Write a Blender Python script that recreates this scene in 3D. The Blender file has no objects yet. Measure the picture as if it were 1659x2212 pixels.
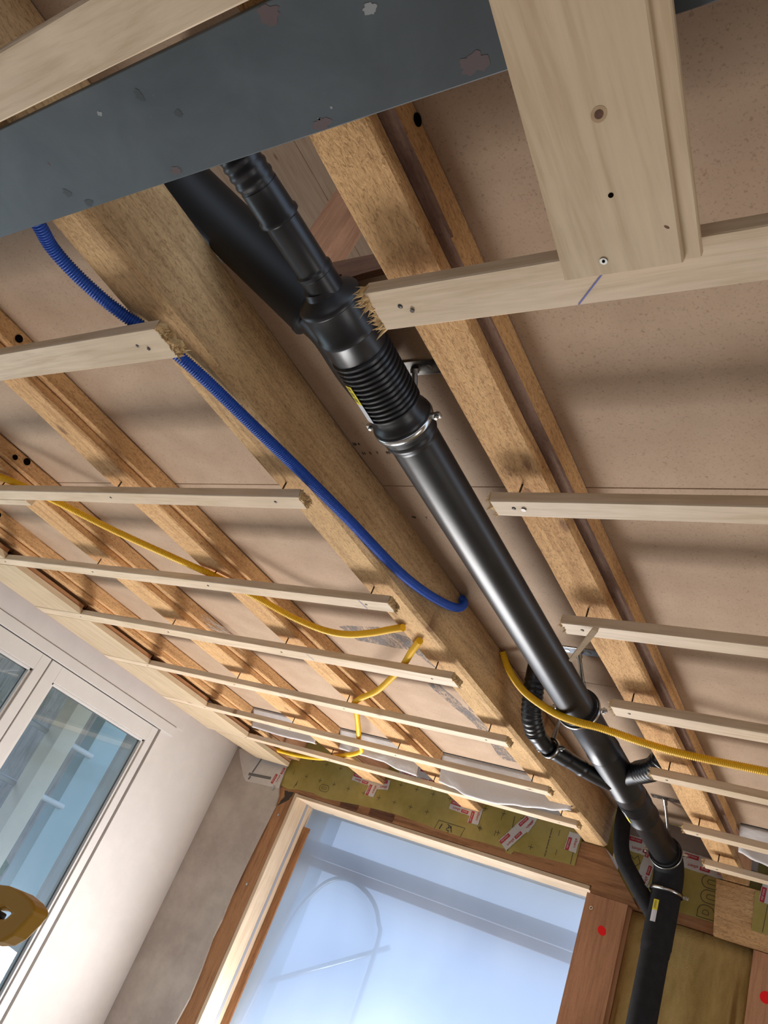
import bpy, bmesh, math, random
from mathutils import Vector, Matrix, noise
random.seed(7)
scene = bpy.context.scene
COL = scene.collection
CZ = 1.55                                  # height of the camera above the floor; all builders take z measured from the camera

# ------------------------------------------------------------------ camera
RX = Vector((0.8142289, 0.44949635, 0.36740215))      # world axes seen in the camera (rows: right, down, forward)
RY = Vector((0.02715787, 0.602674, -0.79752523))
RZ = Vector((-0.5799084, 0.65934595, 0.47850722))
cam_d = bpy.data.cameras.new('camera')
cam = bpy.data.objects.new('camera', cam_d)
COL.objects.link(cam)
M3 = Matrix((RX, -RY, -RZ)).transposed()
cam.matrix_world = Matrix.Translation((0, 0, CZ)) @ M3.to_4x4()
cam_d.sensor_fit = 'VERTICAL'
cam_d.sensor_height = 24
cam_d.lens = 1697.19 / 2212 * 24
cam_d.clip_start = 0.02
scene.camera = cam

# ------------------------------------------------------------------ light
scene.view_settings.view_transform = 'Standard'
scene.view_settings.look = 'None'
scene.view_settings.gamma = 1
scene.view_settings.use_curve_mapping = False
scene.view_settings.exposure = 0.30
scene.cycles.max_bounces = 10
scene.cycles.diffuse_bounces = 6
scene.cycles.transmission_bounces = 6
scene.cycles.transparent_max_bounces = 8
scene.cycles.sample_clamp_indirect = 6
scene.cycles.use_denoising = True
scene.cycles.caustics_reflective = False
scene.cycles.caustics_refractive = False

W = bpy.data.worlds.new('overcast_sky'); scene.world = W; W.use_nodes = True
nt = W.node_tree; nt.nodes.clear()
wo = nt.nodes.new('ShaderNodeOutputWorld'); bg = nt.nodes.new('ShaderNodeBackground')
tc = nt.nodes.new('ShaderNodeTexCoord'); sp = nt.nodes.new('ShaderNodeSeparateXYZ')
cr = nt.nodes.new('ShaderNodeValToRGB'); mp = nt.nodes.new('ShaderNodeMath'); mp.operation = 'MULTIPLY_ADD'
mp.inputs[1].default_value = 0.5; mp.inputs[2].default_value = 0.5
e = cr.color_ramp.elements
e[0].position = 0.0; e[0].color = (0.52, 0.50, 0.47, 1)
e[1].position = 1.0; e[1].color = (0.40, 0.58, 0.95, 1)
for p, c in ((0.44, (0.36, 0.40, 0.46, 1)), (0.50, (0.42, 0.54, 0.78, 1)), (0.585, (0.85, 0.95, 1.05, 1)), (0.70, (0.55, 0.72, 1.0, 1))):
    n = e.new(p); n.color = c
nt.links.new(tc.outputs['Generated'], sp.inputs[0]); nt.links.new(sp.outputs['Z'], mp.inputs[0])
nt.links.new(mp.outputs[0], cr.inputs[0]); nt.links.new(cr.outputs[0], bg.inputs[0])
bg.inputs[1].default_value = 1.7
nt.links.new(bg.outputs[0], wo.inputs[0])

def area(name, loc, target, sx, sy, power, col):
    d = bpy.data.lights.new(name, 'AREA'); d.shape = 'RECTANGLE'; d.size = sx; d.size_y = sy
    d.energy = power; d.color = col
    o = bpy.data.objects.new(name, d); COL.objects.link(o)
    o.location = (loc[0], loc[1], loc[2] + CZ)
    v = Vector(target) - Vector(loc)
    o.rotation_euler = v.to_track_quat('-Z', 'Y').to_euler()
    return o
# near left window carries daylight; the others are added fill lamps out of view
area('fill_lamp_far_doorway', (-2.15, 3.97, -1.06), (-1.7, 1.6, 0.9), 1.6, 0.8, 92, (1.0, 0.98, 0.96))  # added to strengthen the far light; the open gap below the sheet is invented
area('daylight_left_window', (-3.75, 0.9, -0.3), (-1.0, 1.2, 0.5), 1.3, 1.3, 15, (0.78, 0.88, 1.0))
area('fill_lamp_behind', (0.3, -3.6, -0.4), (-1.0, 1.6, 0.7), 3.0, 1.6, 4, (1.0, 0.94, 0.86))  # weak fill for the near ceiling; the open side is invented
area('fill_lamp_right', (2.55, 2.4, -0.55), (-1.2, 1.9, 0.85), 1.9, 1.3, 17, (1.0, 0.96, 0.90))  # added to brighten the deep beam's side; the opening is invented

# ------------------------------------------------------------------ materials
def nodes(name):
    m = bpy.data.materials.new(name); m.use_nodes = True
    t = m.node_tree; b = t.nodes['Principled BSDF']
    return m, t, b
def ramp(t, stops):
    r = t.nodes.new('ShaderNodeValToRGB'); el = r.color_ramp.elements
    while len(el) > 1: el.remove(el[0])
    el[0].position = stops[0][0]; el[0].color = (*stops[0][1], 1) if len(stops[0][1]) == 3 else stops[0][1]
    for p, c in stops[1:]:
        n = el.new(p); n.color = (*c, 1)
    return r
def coords(t, scale, rnd=True):
    tc = t.nodes.new('ShaderNodeTexCoord'); mpn = t.nodes.new('ShaderNodeMapping')
    mpn.inputs['Scale'].default_value = scale
    if rnd:
        oi = t.nodes.new('ShaderNodeObjectInfo'); mu = t.nodes.new('ShaderNodeMath'); mu.operation = 'MULTIPLY'
        mu.inputs[1].default_value = 37.0
        ad = t.nodes.new('ShaderNodeVectorMath'); ad.operation = 'ADD'
        t.links.new(oi.outputs['Random'], mu.inputs[0]); t.links.new(tc.outputs['Object'], ad.inputs[0])
        t.links.new(mu.outputs[0], ad.inputs[1]); t.links.new(ad.outputs[0], mpn.inputs[0])
    else:
        t.links.new(tc.outputs['Object'], mpn.inputs[0])
    return mpn.outputs[0]
def noise_n(t, vec, scale, detail=4, rough=0.6, dist=0.0):
    n = t.nodes.new('ShaderNodeTexNoise'); n.inputs['Scale'].default_value = scale
    n.inputs['Detail'].default_value = detail; n.inputs['Roughness'].default_value = rough
    n.inputs['Distortion'].default_value = dist
    t.links.new(vec, n.inputs['Vector']); return n.outputs[0]
def mix(t, a, b, fac, mode='MIX'):
    m = t.nodes.new('ShaderNodeMix'); m.data_type = 'RGBA'; m.blend_type = mode
    for s, v in ((m.inputs[0], fac), (m.inputs[6], a), (m.inputs[7], b)):
        if hasattr(v, 'links') or hasattr(v, 'is_linked'): t.links.new(v, s)
        elif isinstance(v, (int, float)): s.default_value = v
        else: s.default_value = (*v, 1)
    return m.outputs[2]
def mathn(t, op, a, b=0.0, clamp=False):
    m = t.nodes.new('ShaderNodeMath'); m.operation = op; m.use_clamp = clamp
    for s, v in ((m.inputs[0], a), (m.inputs[1], b)):
        if isinstance(v, (int, float)): s.default_value = v
        else: t.links.new(v, s)
    return m.outputs[0]

_wood = {}
def wood(kind, ax):
    """kind: light planed batten, rough sawn joist, dark old, plank ; ax: grain direction 0,1,2"""
    key = (kind, ax)
    if key in _wood: return _wood[key]
    P = dict(
        light=dict(a=(0.68, 0.535, 0.38), b=(0.56, 0.42, 0.27), r=0.55, g=26, bump=0.10, saw=0.0, knot=0.40, rk=0.055, stain=0.0),
        plank=dict(a=(0.60, 0.46, 0.30), b=(0.50, 0.365, 0.22), r=0.5, g=22, bump=0.10, saw=0.0, knot=0.25, rk=0.05, stain=0.0),
        rough=dict(a=(0.70, 0.425, 0.20), b=(0.53, 0.295, 0.13), r=0.85, g=24, bump=1.0, saw=1.0, knot=0.45, rk=0.08, stain=0.25),
        aged=dict(a=(0.66, 0.43, 0.215), b=(0.47, 0.29, 0.14), r=0.85, g=26, bump=0.9, saw=0.9, knot=0.5, rk=0.09, stain=0.5),
        brown=dict(a=(0.42, 0.21, 0.095), b=(0.22, 0.10, 0.045), r=0.75, g=22, bump=0.35, saw=0.3, knot=0.35, rk=0.05, stain=0.35),
        pink=dict(a=(0.55, 0.28, 0.15), b=(0.40, 0.19, 0.10), r=0.7, g=22, bump=0.3, saw=0.25, knot=0.25, rk=0.05, stain=0.2),
        dark=dict(a=(0.16, 0.075, 0.04), b=(0.07, 0.03, 0.02), r=0.8, g=22, bump=0.4, saw=0.3, knot=0.2, rk=0.05, stain=0.3),
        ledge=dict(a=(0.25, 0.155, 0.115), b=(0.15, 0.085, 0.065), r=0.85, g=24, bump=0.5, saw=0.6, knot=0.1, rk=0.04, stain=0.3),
        old=dict(a=(0.36, 0.29, 0.23), b=(0.22, 0.175, 0.14), r=0.85, g=24, bump=0.4, saw=0.2, knot=0.2, rk=0.05, stain=0.4),
    )[kind]
    m, t, b = nodes('wood_' + kind + '_xyz'[ax + 1])
    sc = [1.0, 1.0, 1.0]; sc[ax] = 0.07
    v = coords(t, sc)
    g1 = noise_n(t, v, P['g'], 5, 0.65, 1.2)
    g2 = noise_n(t, v, P['g'] * 6, 3, 0.6, 0.3)
    g = mathn(t, 'ADD', mathn(t, 'MULTIPLY', g1, 0.7), mathn(t, 'MULTIPLY', g2, 0.3))
    r = ramp(t, [(0.36, P['b']), (0.52, P['a']), (0.72, tuple(min(1, c * 1.12) for c in P['a']))])
    t.links.new(g, r.inputs[0]); col = r.outputs[0]
    v1 = coords(t, (1, 1, 1))
    big = noise_n(t, v1, 3.5, 3, 0.6, 0.4)
    rb = ramp(t, [(0.35, (0.72, 0.68, 0.62)), (0.6, (1, 1, 1))]); t.links.new(big, rb.inputs[0])
    col = mix(t, col, rb.outputs[0], 0.35 + P['stain'] * 0.5, 'MULTIPLY')
    # knots
    vk = [1.0, 1.0, 1.0]; vk[ax] = 0.45; vk[1 if ax == 2 else 2] = 0.10
    vo = t.nodes.new('ShaderNodeTexVoronoi'); vo.inputs['Scale'].default_value = 9.0
    nz = t.nodes.new('ShaderNodeTexNoise'); nz.inputs['Scale'].default_value = 60; cv = coords(t, vk); va = t.nodes.new('ShaderNodeVectorMath'); va.operation = 'MULTIPLY_ADD'; va.inputs[1].default_value = (.012, .012, .012); t.links.new(cv, nz.inputs['Vector']); t.links.new(nz.outputs['Color'], va.inputs[0]); t.links.new(cv, va.inputs[2]); t.links.new(va.outputs[0], vo.inputs['Vector'])
    kn = ramp(t, [(0.0, (0, 0, 0)), (P['rk'] * 0.8, (0.25, 0.25, 0.25)), (P['rk'] * 1.3, (0.8, 0.8, 0.8)), (P['rk'] * 2.2, (1, 1, 1))]); t.links.new(vo.outputs['Distance'], kn.inputs[0])
    kc = mix(t, (0.20, 0.095, 0.045), col, kn.outputs[0])
    col = mix(t, col, kc, P['knot'] + 0.45)
    if P['saw'] > 0:
        ss = [1.0, 1.0, 1.0]; ss[ax] = 0.35
        sw = noise_n(t, coords(t, ss), 230, 3, 0.65, 0.8)
        rs = ramp(t, [(0.36, (0.50, 0.44, 0.38)), (0.45, (0.93, 0.92, 0.90)), (0.62, (1.12, 1.12, 1.12))]); t.links.new(sw, rs.inputs[0])
        col = mix(t, col, rs.outputs[0], 0.7 * P['saw'], 'MULTIPLY')
        hgt = mathn(t, 'ADD', mathn(t, 'MULTIPLY', sw, 0.7), mathn(t, 'MULTIPLY', g2, 0.3))
    else: hgt = g
    bp = t.nodes.new('ShaderNodeBump'); bp.inputs['Strength'].default_value = min(1, P['bump']); bp.inputs['Distance'].default_value = 0.004
    t.links.new(hgt, bp.inputs['Height']); t.links.new(bp.outputs[0], b.inputs['Normal'])
    t.links.new(col, b.inputs['Base Color']); b.inputs['Roughness'].default_value = P['r']
    b.inputs['Specular IOR Level'].default_value = 0.3
    _wood[key] = m; return m

def plain(name, col, rough=0.5, metal=0.0, spec=0.5, var=0.0, vs=20, bump=0.0, bs=60, col2=None, lo=0.4, hi=0.65):
    m, t, b = nodes(name)
    b.inputs['Roughness'].default_value = rough; b.inputs['Metallic'].default_value = metal
    b.inputs['Specular IOR Level'].default_value = spec
    c2 = col2 or tuple(c * (1 - var) for c in col)
    if var > 0 or col2:
        n = noise_n(t, coords(t, (1, 1, 1)), vs, 5, 0.65)
        r = ramp(t, [(lo, c2), (hi, col)]); t.links.new(n, r.inputs[0]); t.links.new(r.outputs[0], b.inputs['Base Color'])
    else: b.inputs['Base Color'].default_value = (*col, 1)
    if bump > 0:
        n = noise_n(t, coords(t, (1, 1, 1)), bs, 4, 0.6)
        bp = t.nodes.new('ShaderNodeBump'); bp.inputs['Strength'].default_value = bump; bp.inputs['Distance'].default_value = 0.003
        t.links.new(n, bp.inputs['Height']); t.links.new(bp.outputs[0], b.inputs['Normal'])
    return m

def particle_board():
    m, t, b = nodes('particle_board')
    v = coords(t, (1, 1, 1), False)
    a = noise_n(t, v, 9, 3, 0.5); c = noise_n(t, v, 260, 3, 0.7); d = noise_n(t, v, 120, 2, 0.6)
    r = ramp(t, [(0.3, (0.42, 0.295, 0.20)), (0.7, (0.48, 0.345, 0.24))]); t.links.new(a, r.inputs[0])
    s1 = ramp(t, [(0.33, (0.55, 0.5, 0.45)), (0.42, (1, 1, 1)), (0.62, (1, 1, 1)), (0.72, (1.25, 1.2, 1.15))]); t.links.new(c, s1.inputs[0])
    s2 = ramp(t, [(0.28, (0.6, 0.55, 0.5)), (0.36, (1, 1, 1))]); t.links.new(d, s2.inputs[0])
    col = mix(t, mix(t, r.outputs[0], s1.outputs[0], 0.6, 'MULTIPLY'), s2.outputs[0], 0.6, 'MULTIPLY')
    t.links.new(col, b.inputs['Base Color']); b.inputs['Roughness'].default_value = 0.75
    b.inputs['Specular IOR Level'].default_value = 0.25
    return m
M_board = particle_board()
M_stain = None
def stain_mat():
    m, t, b = nodes('grey_smear')
    v = coords(t, (1, 0.35, 1), False)
    n = noise_n(t, v, 22, 5, 0.75, 1.0); n2 = noise_n(t, v, 160, 3, 0.7)
    al = ramp(t, [(0.42, (0, 0, 0)), (0.62, (1, 1, 1))]); t.links.new(mathn(t, 'ADD', mathn(t, 'MULTIPLY', n, 0.6), mathn(t, 'MULTIPLY', n2, 0.4)), al.inputs[0])
    tr = t.nodes.new('ShaderNodeBsdfTransparent'); ms = t.nodes.new('ShaderNodeMixShader')
    b.inputs['Base Color'].default_value = (0.20, 0.18, 0.175, 1); b.inputs['Roughness'].default_value = 0.8
    t.links.new(mathn(t, 'MULTIPLY', al.outputs[0], 0.8), ms.inputs[0]); t.links.new(tr.outputs[0], ms.inputs[1]); t.links.new(b.outputs[0], ms.inputs[2])
    t.links.new(ms.outputs[0], t.nodes['Material Output'].inputs[0])
    return m
M_stain = stain_mat()
def steel_mat():
    m, t, b = nodes('painted_steel')
    v = coords(t, (1, 1, 1), False)
    a = noise_n(t, v, 5, 5, 0.6, 0.6); s = noise_n(t, v, 14, 6, 0.75); w = noise_n(t, v, 45, 4, 0.7)
    r = ramp(t, [(0.3, (0.050, 0.060, 0.066)), (0.7, (0.085, 0.100, 0.110))]); t.links.new(a, r.inputs[0])
    rr = ramp(t, [(0.70, (0, 0, 0)), (0.76, (1, 1, 1))]); t.links.new(s, rr.inputs[0])
    col = mix(t, r.outputs[0], (0.13, 0.055, 0.05), mathn(t, 'MULTIPLY', rr.outputs[0], 0.7))
    rw = ramp(t, [(0.74, (0, 0, 0)), (0.79, (1, 1, 1))]); t.links.new(w, rw.inputs[0])
    col = mix(t, col, (0.3, 0.31, 0.31), mathn(t, 'MULTIPLY', rw.outputs[0], 0.6))
    t.links.new(col, b.inputs['Base Color']); b.inputs['Roughness'].default_value = 0.5
    b.inputs['Specular IOR Level'].default_value = 0.4
    return m
M_steel = steel_mat()
M_pipe = plain('black_polyethylene', (0.010, 0.010, 0.012), 0.36, 0, 0.55, 0.4, 12, 0.05, 30)
def pipe_dusty():
    m, t, b = nodes('dusty_black_polyethylene')
    v = coords(t, (1, 1, 1), False)
    n = noise_n(t, v, 90, 4, 0.8); f = noise_n(t, v, 6, 3, 0.6)
    r = ramp(t, [(0.66, (0.012, 0.012, 0.014)), (0.72, (0.22, 0.19, 0.15))]); t.links.new(mathn(t, 'ADD', n, mathn(t, 'MULTIPLY', mathn(t, 'SUBTRACT', f, 0.5), 0.35)), r.inputs[0])
    t.links.new(r.outputs[0], b.inputs['Base Color'])
    rr = ramp(t, [(0.3, (0.28, 0.28, 0.28)), (0.7, (0.45, 0.45, 0.45))]); t.links.new(f, rr.inputs[0]); t.links.new(rr.outputs[0], b.inputs['Roughness'])
    return m
M_pipe2 = pipe_dusty()
M_pipe3 = plain('matt_black_polyethylene', (0.006, 0.006, 0.006), 0.5, 0, 0.35)
M_foam = plain('black_foam_sleeve', (0.016, 0.016, 0.018), 0.85, 0, 0.3, 0.3, 30, 0.5, 40)
M_rubber = plain('black_rubber', (0.008, 0.008, 0.008), 0.6)
M_zinc = plain('galvanised_steel', (0.62, 0.62, 0.60), 0.22, 1.0, 0.5, 0.2, 30)
M_zinc2 = plain('dull_galvanised_steel', (0.50, 0.50, 0.47), 0.38, 1.0, 0.5, 0.25, 40)
M_screw = plain('dark_screw_steel', (0.10, 0.09, 0.08), 0.4, 0.8)
M_blue = plain('blue_conduit', (0.008, 0.085, 0.50), 0.42, 0, 0.5, 0.15, 8)
M_yellow = plain('yellow_conduit', (0.95, 0.56, 0.004), 0.45, 0, 0.5, 0.12, 8)
M_tool = plain('yellow_tool_plastic', (0.42, 0.22, 0.012), 0.42)
M_blackplastic = plain('black_plastic', (0.01, 0.01, 0.01), 0.45)
M_white = plain('white_paint', (0.62, 0.59, 0.56), 0.42, 0, 0.5, 0.05, 6)
M_plaster = plain('white_plaster', (0.62, 0.58, 0.55), 0.85, 0, 0.2, 0.07, 5, 0.15, 40)
M_plaster2 = plain('grey_skim_plaster', (0.52, 0.47, 0.42), 0.85, 0, 0.2, 0, 4, 0.2, 30, col2=(0.40, 0.35, 0.31))
M_greyline = plain('grey_filler', (0.42, 0.43, 0.44), 0.7, 0, 0.3, 0.2, 30)
M_khaki = plain('khaki_membrane', (0.40, 0.31, 0.085), 0.5, 0, 0.4, 0, 7, 0.1, 20, col2=(0.31, 0.24, 0.05), lo=0.35)
M_ink = plain('black_ink', (0.025, 0.022, 0.02), 0.6)
M_tape = plain('white_tape', (0.60, 0.57, 0.54), 0.5, 0, 0.4, 0.08, 30)
M_red = plain('red_print', (0.42, 0.018, 0.03), 0.5)
M_redpaint = plain('red_spray_paint', (0.95, 0.004, 0.004), 0.8)
M_tapegrey = plain('grey_sealing_strip', (0.30, 0.31, 0.35), 0.5)
M_dark_tape = plain('dark_grey_tape', (0.13, 0.125, 0.12), 0.6)
M_wool = plain('mineral_wool', (0.40, 0.30, 0.10), 0.95, 0, 0.1, 0, 9, 0.7, 35, col2=(0.25, 0.18, 0.045), lo=0.3, hi=0.7)
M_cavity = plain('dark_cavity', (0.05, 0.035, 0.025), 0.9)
M_label_y = plain('yellow_label', (0.75, 0.62, 0.03), 0.5)
M_label_w = plain('white_label', (0.62, 0.63, 0.66), 0.45)
M_floor = plain('concrete_floor', (0.52, 0.49, 0.45), 0.8, 0, 0.3, 0.12, 6)
M_green = plain('garden_foliage', (0.16, 0.22, 0.08), 0.9, 0, 0.2, 0.5, 8)
M_gravel = plain('pale_gravel', (0.45, 0.40, 0.33), 0.9, 0, 0.2, 0.25, 12)
M_outwall = plain('grey_green_render', (0.46, 0.55, 0.56), 0.9, 0, 0.2, 0.06, 3)
M_cloth = None
def cloth_mat():
    m, t, b = nodes('white_vapour_cloth')
    b.inputs['Base Color'].default_value = (0.66, 0.63, 0.62, 1); b.inputs['Roughness'].default_value = 0.6
    n = noise_n(t, coords(t, (1, 1, 1), False), 7, 4, 0.6, 0.6)
    bp = t.nodes.new('ShaderNodeBump'); bp.inputs['Strength'].default_value = 0.4; bp.inputs['Distance'].default_value = 0.02
    t.links.new(n, bp.inputs['Height']); t.links.new(bp.outputs[0], b.inputs['Normal'])
    return m
M_cloth = cloth_mat()
def sheet_mat():
    m, t, b = nodes('translucent_sheet')
    v = coords(t, (1, 1, 0.7), False)
    n = noise_n(t, v, 1.6, 3, 0.5, 0.5)
    r = ramp(t, [(0.3, (0.40, 0.47, 0.60)), (0.7, (0.50, 0.57, 0.68))]); t.links.new(n, r.inputs[0])
    tl = t.nodes.new('ShaderNodeBsdfTranslucent'); t.links.new(r.outputs[0], tl.inputs[0])
    tr = t.nodes.new('ShaderNodeBsdfTransparent'); tr.inputs[0].default_value = (0.55, 0.65, 0.8, 1)
    gl = t.nodes.new('ShaderNodeBsdfGlossy'); gl.inputs['Roughness'].default_value = 0.2
    m1 = t.nodes.new('ShaderNodeMixShader'); m1.inputs[0].default_value = 0.16
    t.links.new(tl.outputs[0], m1.inputs[1]); t.links.new(tr.outputs[0], m1.inputs[2])
    m2 = t.nodes.new('ShaderNodeMixShader'); m2.inputs[0].default_value = 0.05
    t.links.new(m1.outputs[0], m2.inputs[1]); t.links.new(gl.outputs[0], m2.inputs[2])
    t.links.new(m2.outputs[0], t.nodes['Material Output'].inputs[0])
    return m
M_sheet = sheet_mat()
def glass_mat():
    m, t, b = nodes('window_glass')
    tr = t.nodes.new('ShaderNodeBsdfTransparent'); tr.inputs[0].default_value = (0.86, 0.93, 0.93, 1)
    gl = t.nodes.new('ShaderNodeBsdfGlossy'); gl.inputs['Roughness'].default_value = 0.01
    fr = t.nodes.new('ShaderNodeFresnel'); fr.inputs[0].default_value = 1.75
    ms = t.nodes.new('ShaderNodeMixShader')
    ge = t.nodes.new('ShaderNodeNewGeometry'); t.links.new(mathn(t, 'MULTIPLY', mathn(t, 'MULTIPLY', fr.outputs[0], 1.6), mathn(t, 'SUBTRACT', 1.0, ge.outputs['Backfacing'])), ms.inputs[0]); t.links.new(tr.outputs[0], ms.inputs[1]); t.links.new(gl.outputs[0], ms.inputs[2])
    t.links.new(ms.outputs[0], t.nodes['Material Output'].inputs[0])
    return m
M_glass = glass_mat()

# ------------------------------------------------------------------ builders
def tag(o, label=None, cat=None, group=None, kind=None):
    if label: o['label'] = label
    if cat: o['category'] = cat
    if group: o['group'] = group
    if kind: o['kind'] = kind
    return o
def wloc(o):
    v = Vector(o.location)
    while o.parent: o = o.parent; v += Vector(o.location)
    return v
def link(name, bm, mat, parent=None, smooth=False, origin=None, **kw):
    """bm holds coordinates measured from the camera height; linked as one mesh with its origin at its own centre"""
    if bm.verts:
        xs = [v.co for v in bm.verts]
        lo = Vector((min(c.x for c in xs), min(c.y for c in xs), min(c.z for c in xs)))
        hi = Vector((max(c.x for c in xs), max(c.y for c in xs), max(c.z for c in xs)))
        c = Vector(origin) if origin else (lo + hi) / 2
    for v in bm.verts: v.co -= c
    me = bpy.data.meshes.new(name); bm.to_mesh(me); bm.free()
    for m in (mat if isinstance(mat, (list, tuple)) else [mat]): me.materials.append(m)
    if smooth:
        for p in me.polygons: p.use_smooth = True
    o = bpy.data.objects.new(name, me); COL.objects.link(o)
    w = c + Vector((0, 0, CZ))
    if parent: o.parent = parent; o.location = w - wloc(parent)
    else: o.location = w
    return tag(o, **kw)
def empty(name, loc, **kw):
    o = bpy.data.objects.new(name, None); o.empty_display_size = 0.05; COL.objects.link(o)
    o.location = (loc[0], loc[1], loc[2] + CZ); return tag(o, **kw)

def bx(bm, x0, x1, y0, y1, z0, z1, bev=0.0, mi=0):
    r = bmesh.ops.create_cube(bm, size=1)
    vs = r['verts']
    for v in vs: v.co = Vector(((x0 + x1) / 2 + v.co.x * (x1 - x0), (y0 + y1) / 2 + v.co.y * (y1 - y0), (z0 + z1) / 2 + v.co.z * (z1 - z0)))
    fs = set(f for v in vs for f in v.link_faces)
    for f in fs: f.material_index = mi
    if bev > 0:
        es = list({e for v in vs for e in v.link_edges})
        bmesh.ops.bevel(bm, geom=es, offset=bev, segments=2, affect='EDGES', profile=0.6)
    return bm
def box(name, mat, x0, x1, y0, y1, z0, z1, bev=0.0015, parent=None, **kw):
    return link(name, bx(bmesh.new(), x0, x1, y0, y1, z0, z1, bev), mat, parent, **kw)
def ext(prof, ax, a, b, n=1, jit=0.0, endjit=0.0, seed=0):
    """extrude a profile (two coordinates, the remaining axes in order) along axis ax from a to b in n steps"""
    bm = bmesh.new(); rings = []
    rg = random.Random(seed)
    for i in range(n + 1):
        t = a + (b - a) * i / n; ring = []
        for k, (p, q) in enumerate(prof):
            tt = t
            if endjit and i in (0, n): tt += rg.uniform(-endjit, endjit)
            dp = noise.noise(Vector((t * 3.1 + seed * 7.3, k * 1.7, 0.3))) * jit
            dq = noise.noise(Vector((t * 3.3 + seed * 5.1, k * 2.1, 9.3))) * jit
            c = [0, 0, 0]; c[ax] = tt
            o = [j for j in (0, 1, 2) if j != ax]
            c[o[0]] = p + dp; c[o[1]] = q + dq
            ring.append(bm.verts.new(c))
        rings.append(ring)
    m = len(prof)
    for i in range(n):
        for k in range(m):
            bm.faces.new((rings[i][k], rings[i][(k + 1) % m], rings[i + 1][(k + 1) % m], rings[i + 1][k]))
    bm.faces.new(rings[0][::-1]); bm.faces.new(rings[-1])
    bmesh.ops.recalc_face_normals(bm, faces=bm.faces)
    return bm
def rect(p0, p1, q0, q1, c=0.003):
    return [(p0 + c, q0), (p1 - c, q0), (p1, q0 + c), (p1, q1 - c), (p1 - c, q1), (p0 + c, q1), (p0, q1 - c), (p0, q0 + c)]
def frame_at(path, i):
    if i == 0: d = path[1] - path[0]
    elif i == len(path) - 1: d = path[-1] - path[-2]
    else: d = path[i + 1] - path[i - 1]
    return d.normalized()
def sweep(path, radii, segs=24, bm=None, cap=True):
    """tube through the points with a radius at each"""
    path = [Vector(p) for p in path]
    bm = bm or bmesh.new(); up = None; rings = []
    for i, p in enumerate(path):
        d = frame_at(path, i)
        if up is None:
            up = Vector((0, 0, 1)) if abs(d.z) < 0.9 else Vector((1, 0, 0))
        up = (up - d * up.dot(d)).normalized(); s = d.cross(up)
        r = radii[i] if isinstance(radii, (list, tuple)) else radii
        rings.append([bm.verts.new(p + up * math.cos(2 * math.pi * k / segs) * r + s * math.sin(2 * math.pi * k / segs) * r) for k in range(segs)])
    for a, b in zip(rings, rings[1:]):
        for k in range(segs): bm.faces.new((a[k], a[(k + 1) % segs], b[(k + 1) % segs], b[k]))
    if cap: bm.faces.new(rings[0][::-1]); bm.faces.new(rings[-1])
    return bm
def curve_pts(pts, step):
    """Catmull-Rom through the points, resampled to even steps"""
    P = [Vector(p) for p in pts]; P = [P[0] * 2 - P[1]] + P + [P[-1] * 2 - P[-2]]
    out = []
    for i in range(1, len(P) - 2):
        for k in range(24):
            t = k / 24; a, b, c, d = P[i - 1], P[i], P[i + 1], P[i + 2]
            out.append(0.5 * ((2 * b) + (c - a) * t + (2 * a - 5 * b + 4 * c - d) * t * t + (3 * b - a - 3 * c + d) * t ** 3))
    out.append(P[-2]); res = [out[0]]; acc = 0
    for a, b in zip(out, out[1:]):
        L = (b - a).length; s = step - acc
        while s <= L:
            res.append(a + (b - a) * (s / L)); s += step
        acc = (acc + L) % step if L else acc
    return res
def axis_tube(p0, p1, stations, segs=32, bm=None):
    """straight tube from p0 towards p1 with (distance, radius) stations"""
    p0 = Vector(p0); d = (Vector(p1) - p0).normalized()
    bm = bm or bmesh.new(); up = Vector((0, 0, 1)) if abs(d.z) < 0.9 else Vector((1, 0, 0))
    up = (up - d * up.dot(d)).normalized(); s = d.cross(up); rings = []
    for t, r in stations:
        rings.append([bm.verts.new(p0 + d * t + up * math.cos(2 * math.pi * k / segs) * r + s * math.sin(2 * math.pi * k / segs) * r) for k in range(segs)])
    for a, b in zip(rings, rings[1:]):
        for k in range(segs): bm.faces.new((a[k], a[(k + 1) % segs], b[(k + 1) % segs], b[k]))
    bm.faces.new(rings[0][::-1]); bm.faces.new(rings[-1])
    return bm
def smooth_angle(o, deg=35):
    me = o.data
    for p in me.polygons: p.use_smooth = True
    try: me.set_sharp_from_angle(angle=math.radians(deg))
    except Exception: pass
    return o
def poly(pts, thick, plane='y', at=0.0):
    """prism: outline in the two in-plane coordinates, thick along the plane's normal starting at 'at'"""
    bm = bmesh.new(); A = []; B = []
    for p, q in pts:
        if plane == 'y': A.append(bm.verts.new((p, at, q))); B.append(bm.verts.new((p, at + thick, q)))
        elif plane == 'z': A.append(bm.verts.new((p, q, at))); B.append(bm.verts.new((p, q, at + thick)))
        else: A.append(bm.verts.new((at, p, q))); B.append(bm.verts.new((at + thick, p, q)))
    n = len(pts)
    bm.faces.new(A); bm.faces.new(B[::-1])
    for k in range(n): bm.faces.new((A[k], B[k], B[(k + 1) % n], A[(k + 1) % n]))
    bmesh.ops.recalc_face_normals(bm, faces=bm.faces)
    return bm
def torn(pts, amp=0.004, step=0.02, seed=1):
    rg = random.Random(seed); out = []
    for (a, b), (c, d) in zip(pts, pts[1:] + pts[:1]):
        L = math.hypot(c - a, d - b); n = max(1, int(L / step))
        for i in range(n):
            t = i / n
            out.append((a + (c - a) * t + rg.uniform(-amp, amp), b + (d - b) * t + rg.uniform(-amp, amp)))
    return out
_tx = {}
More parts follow.
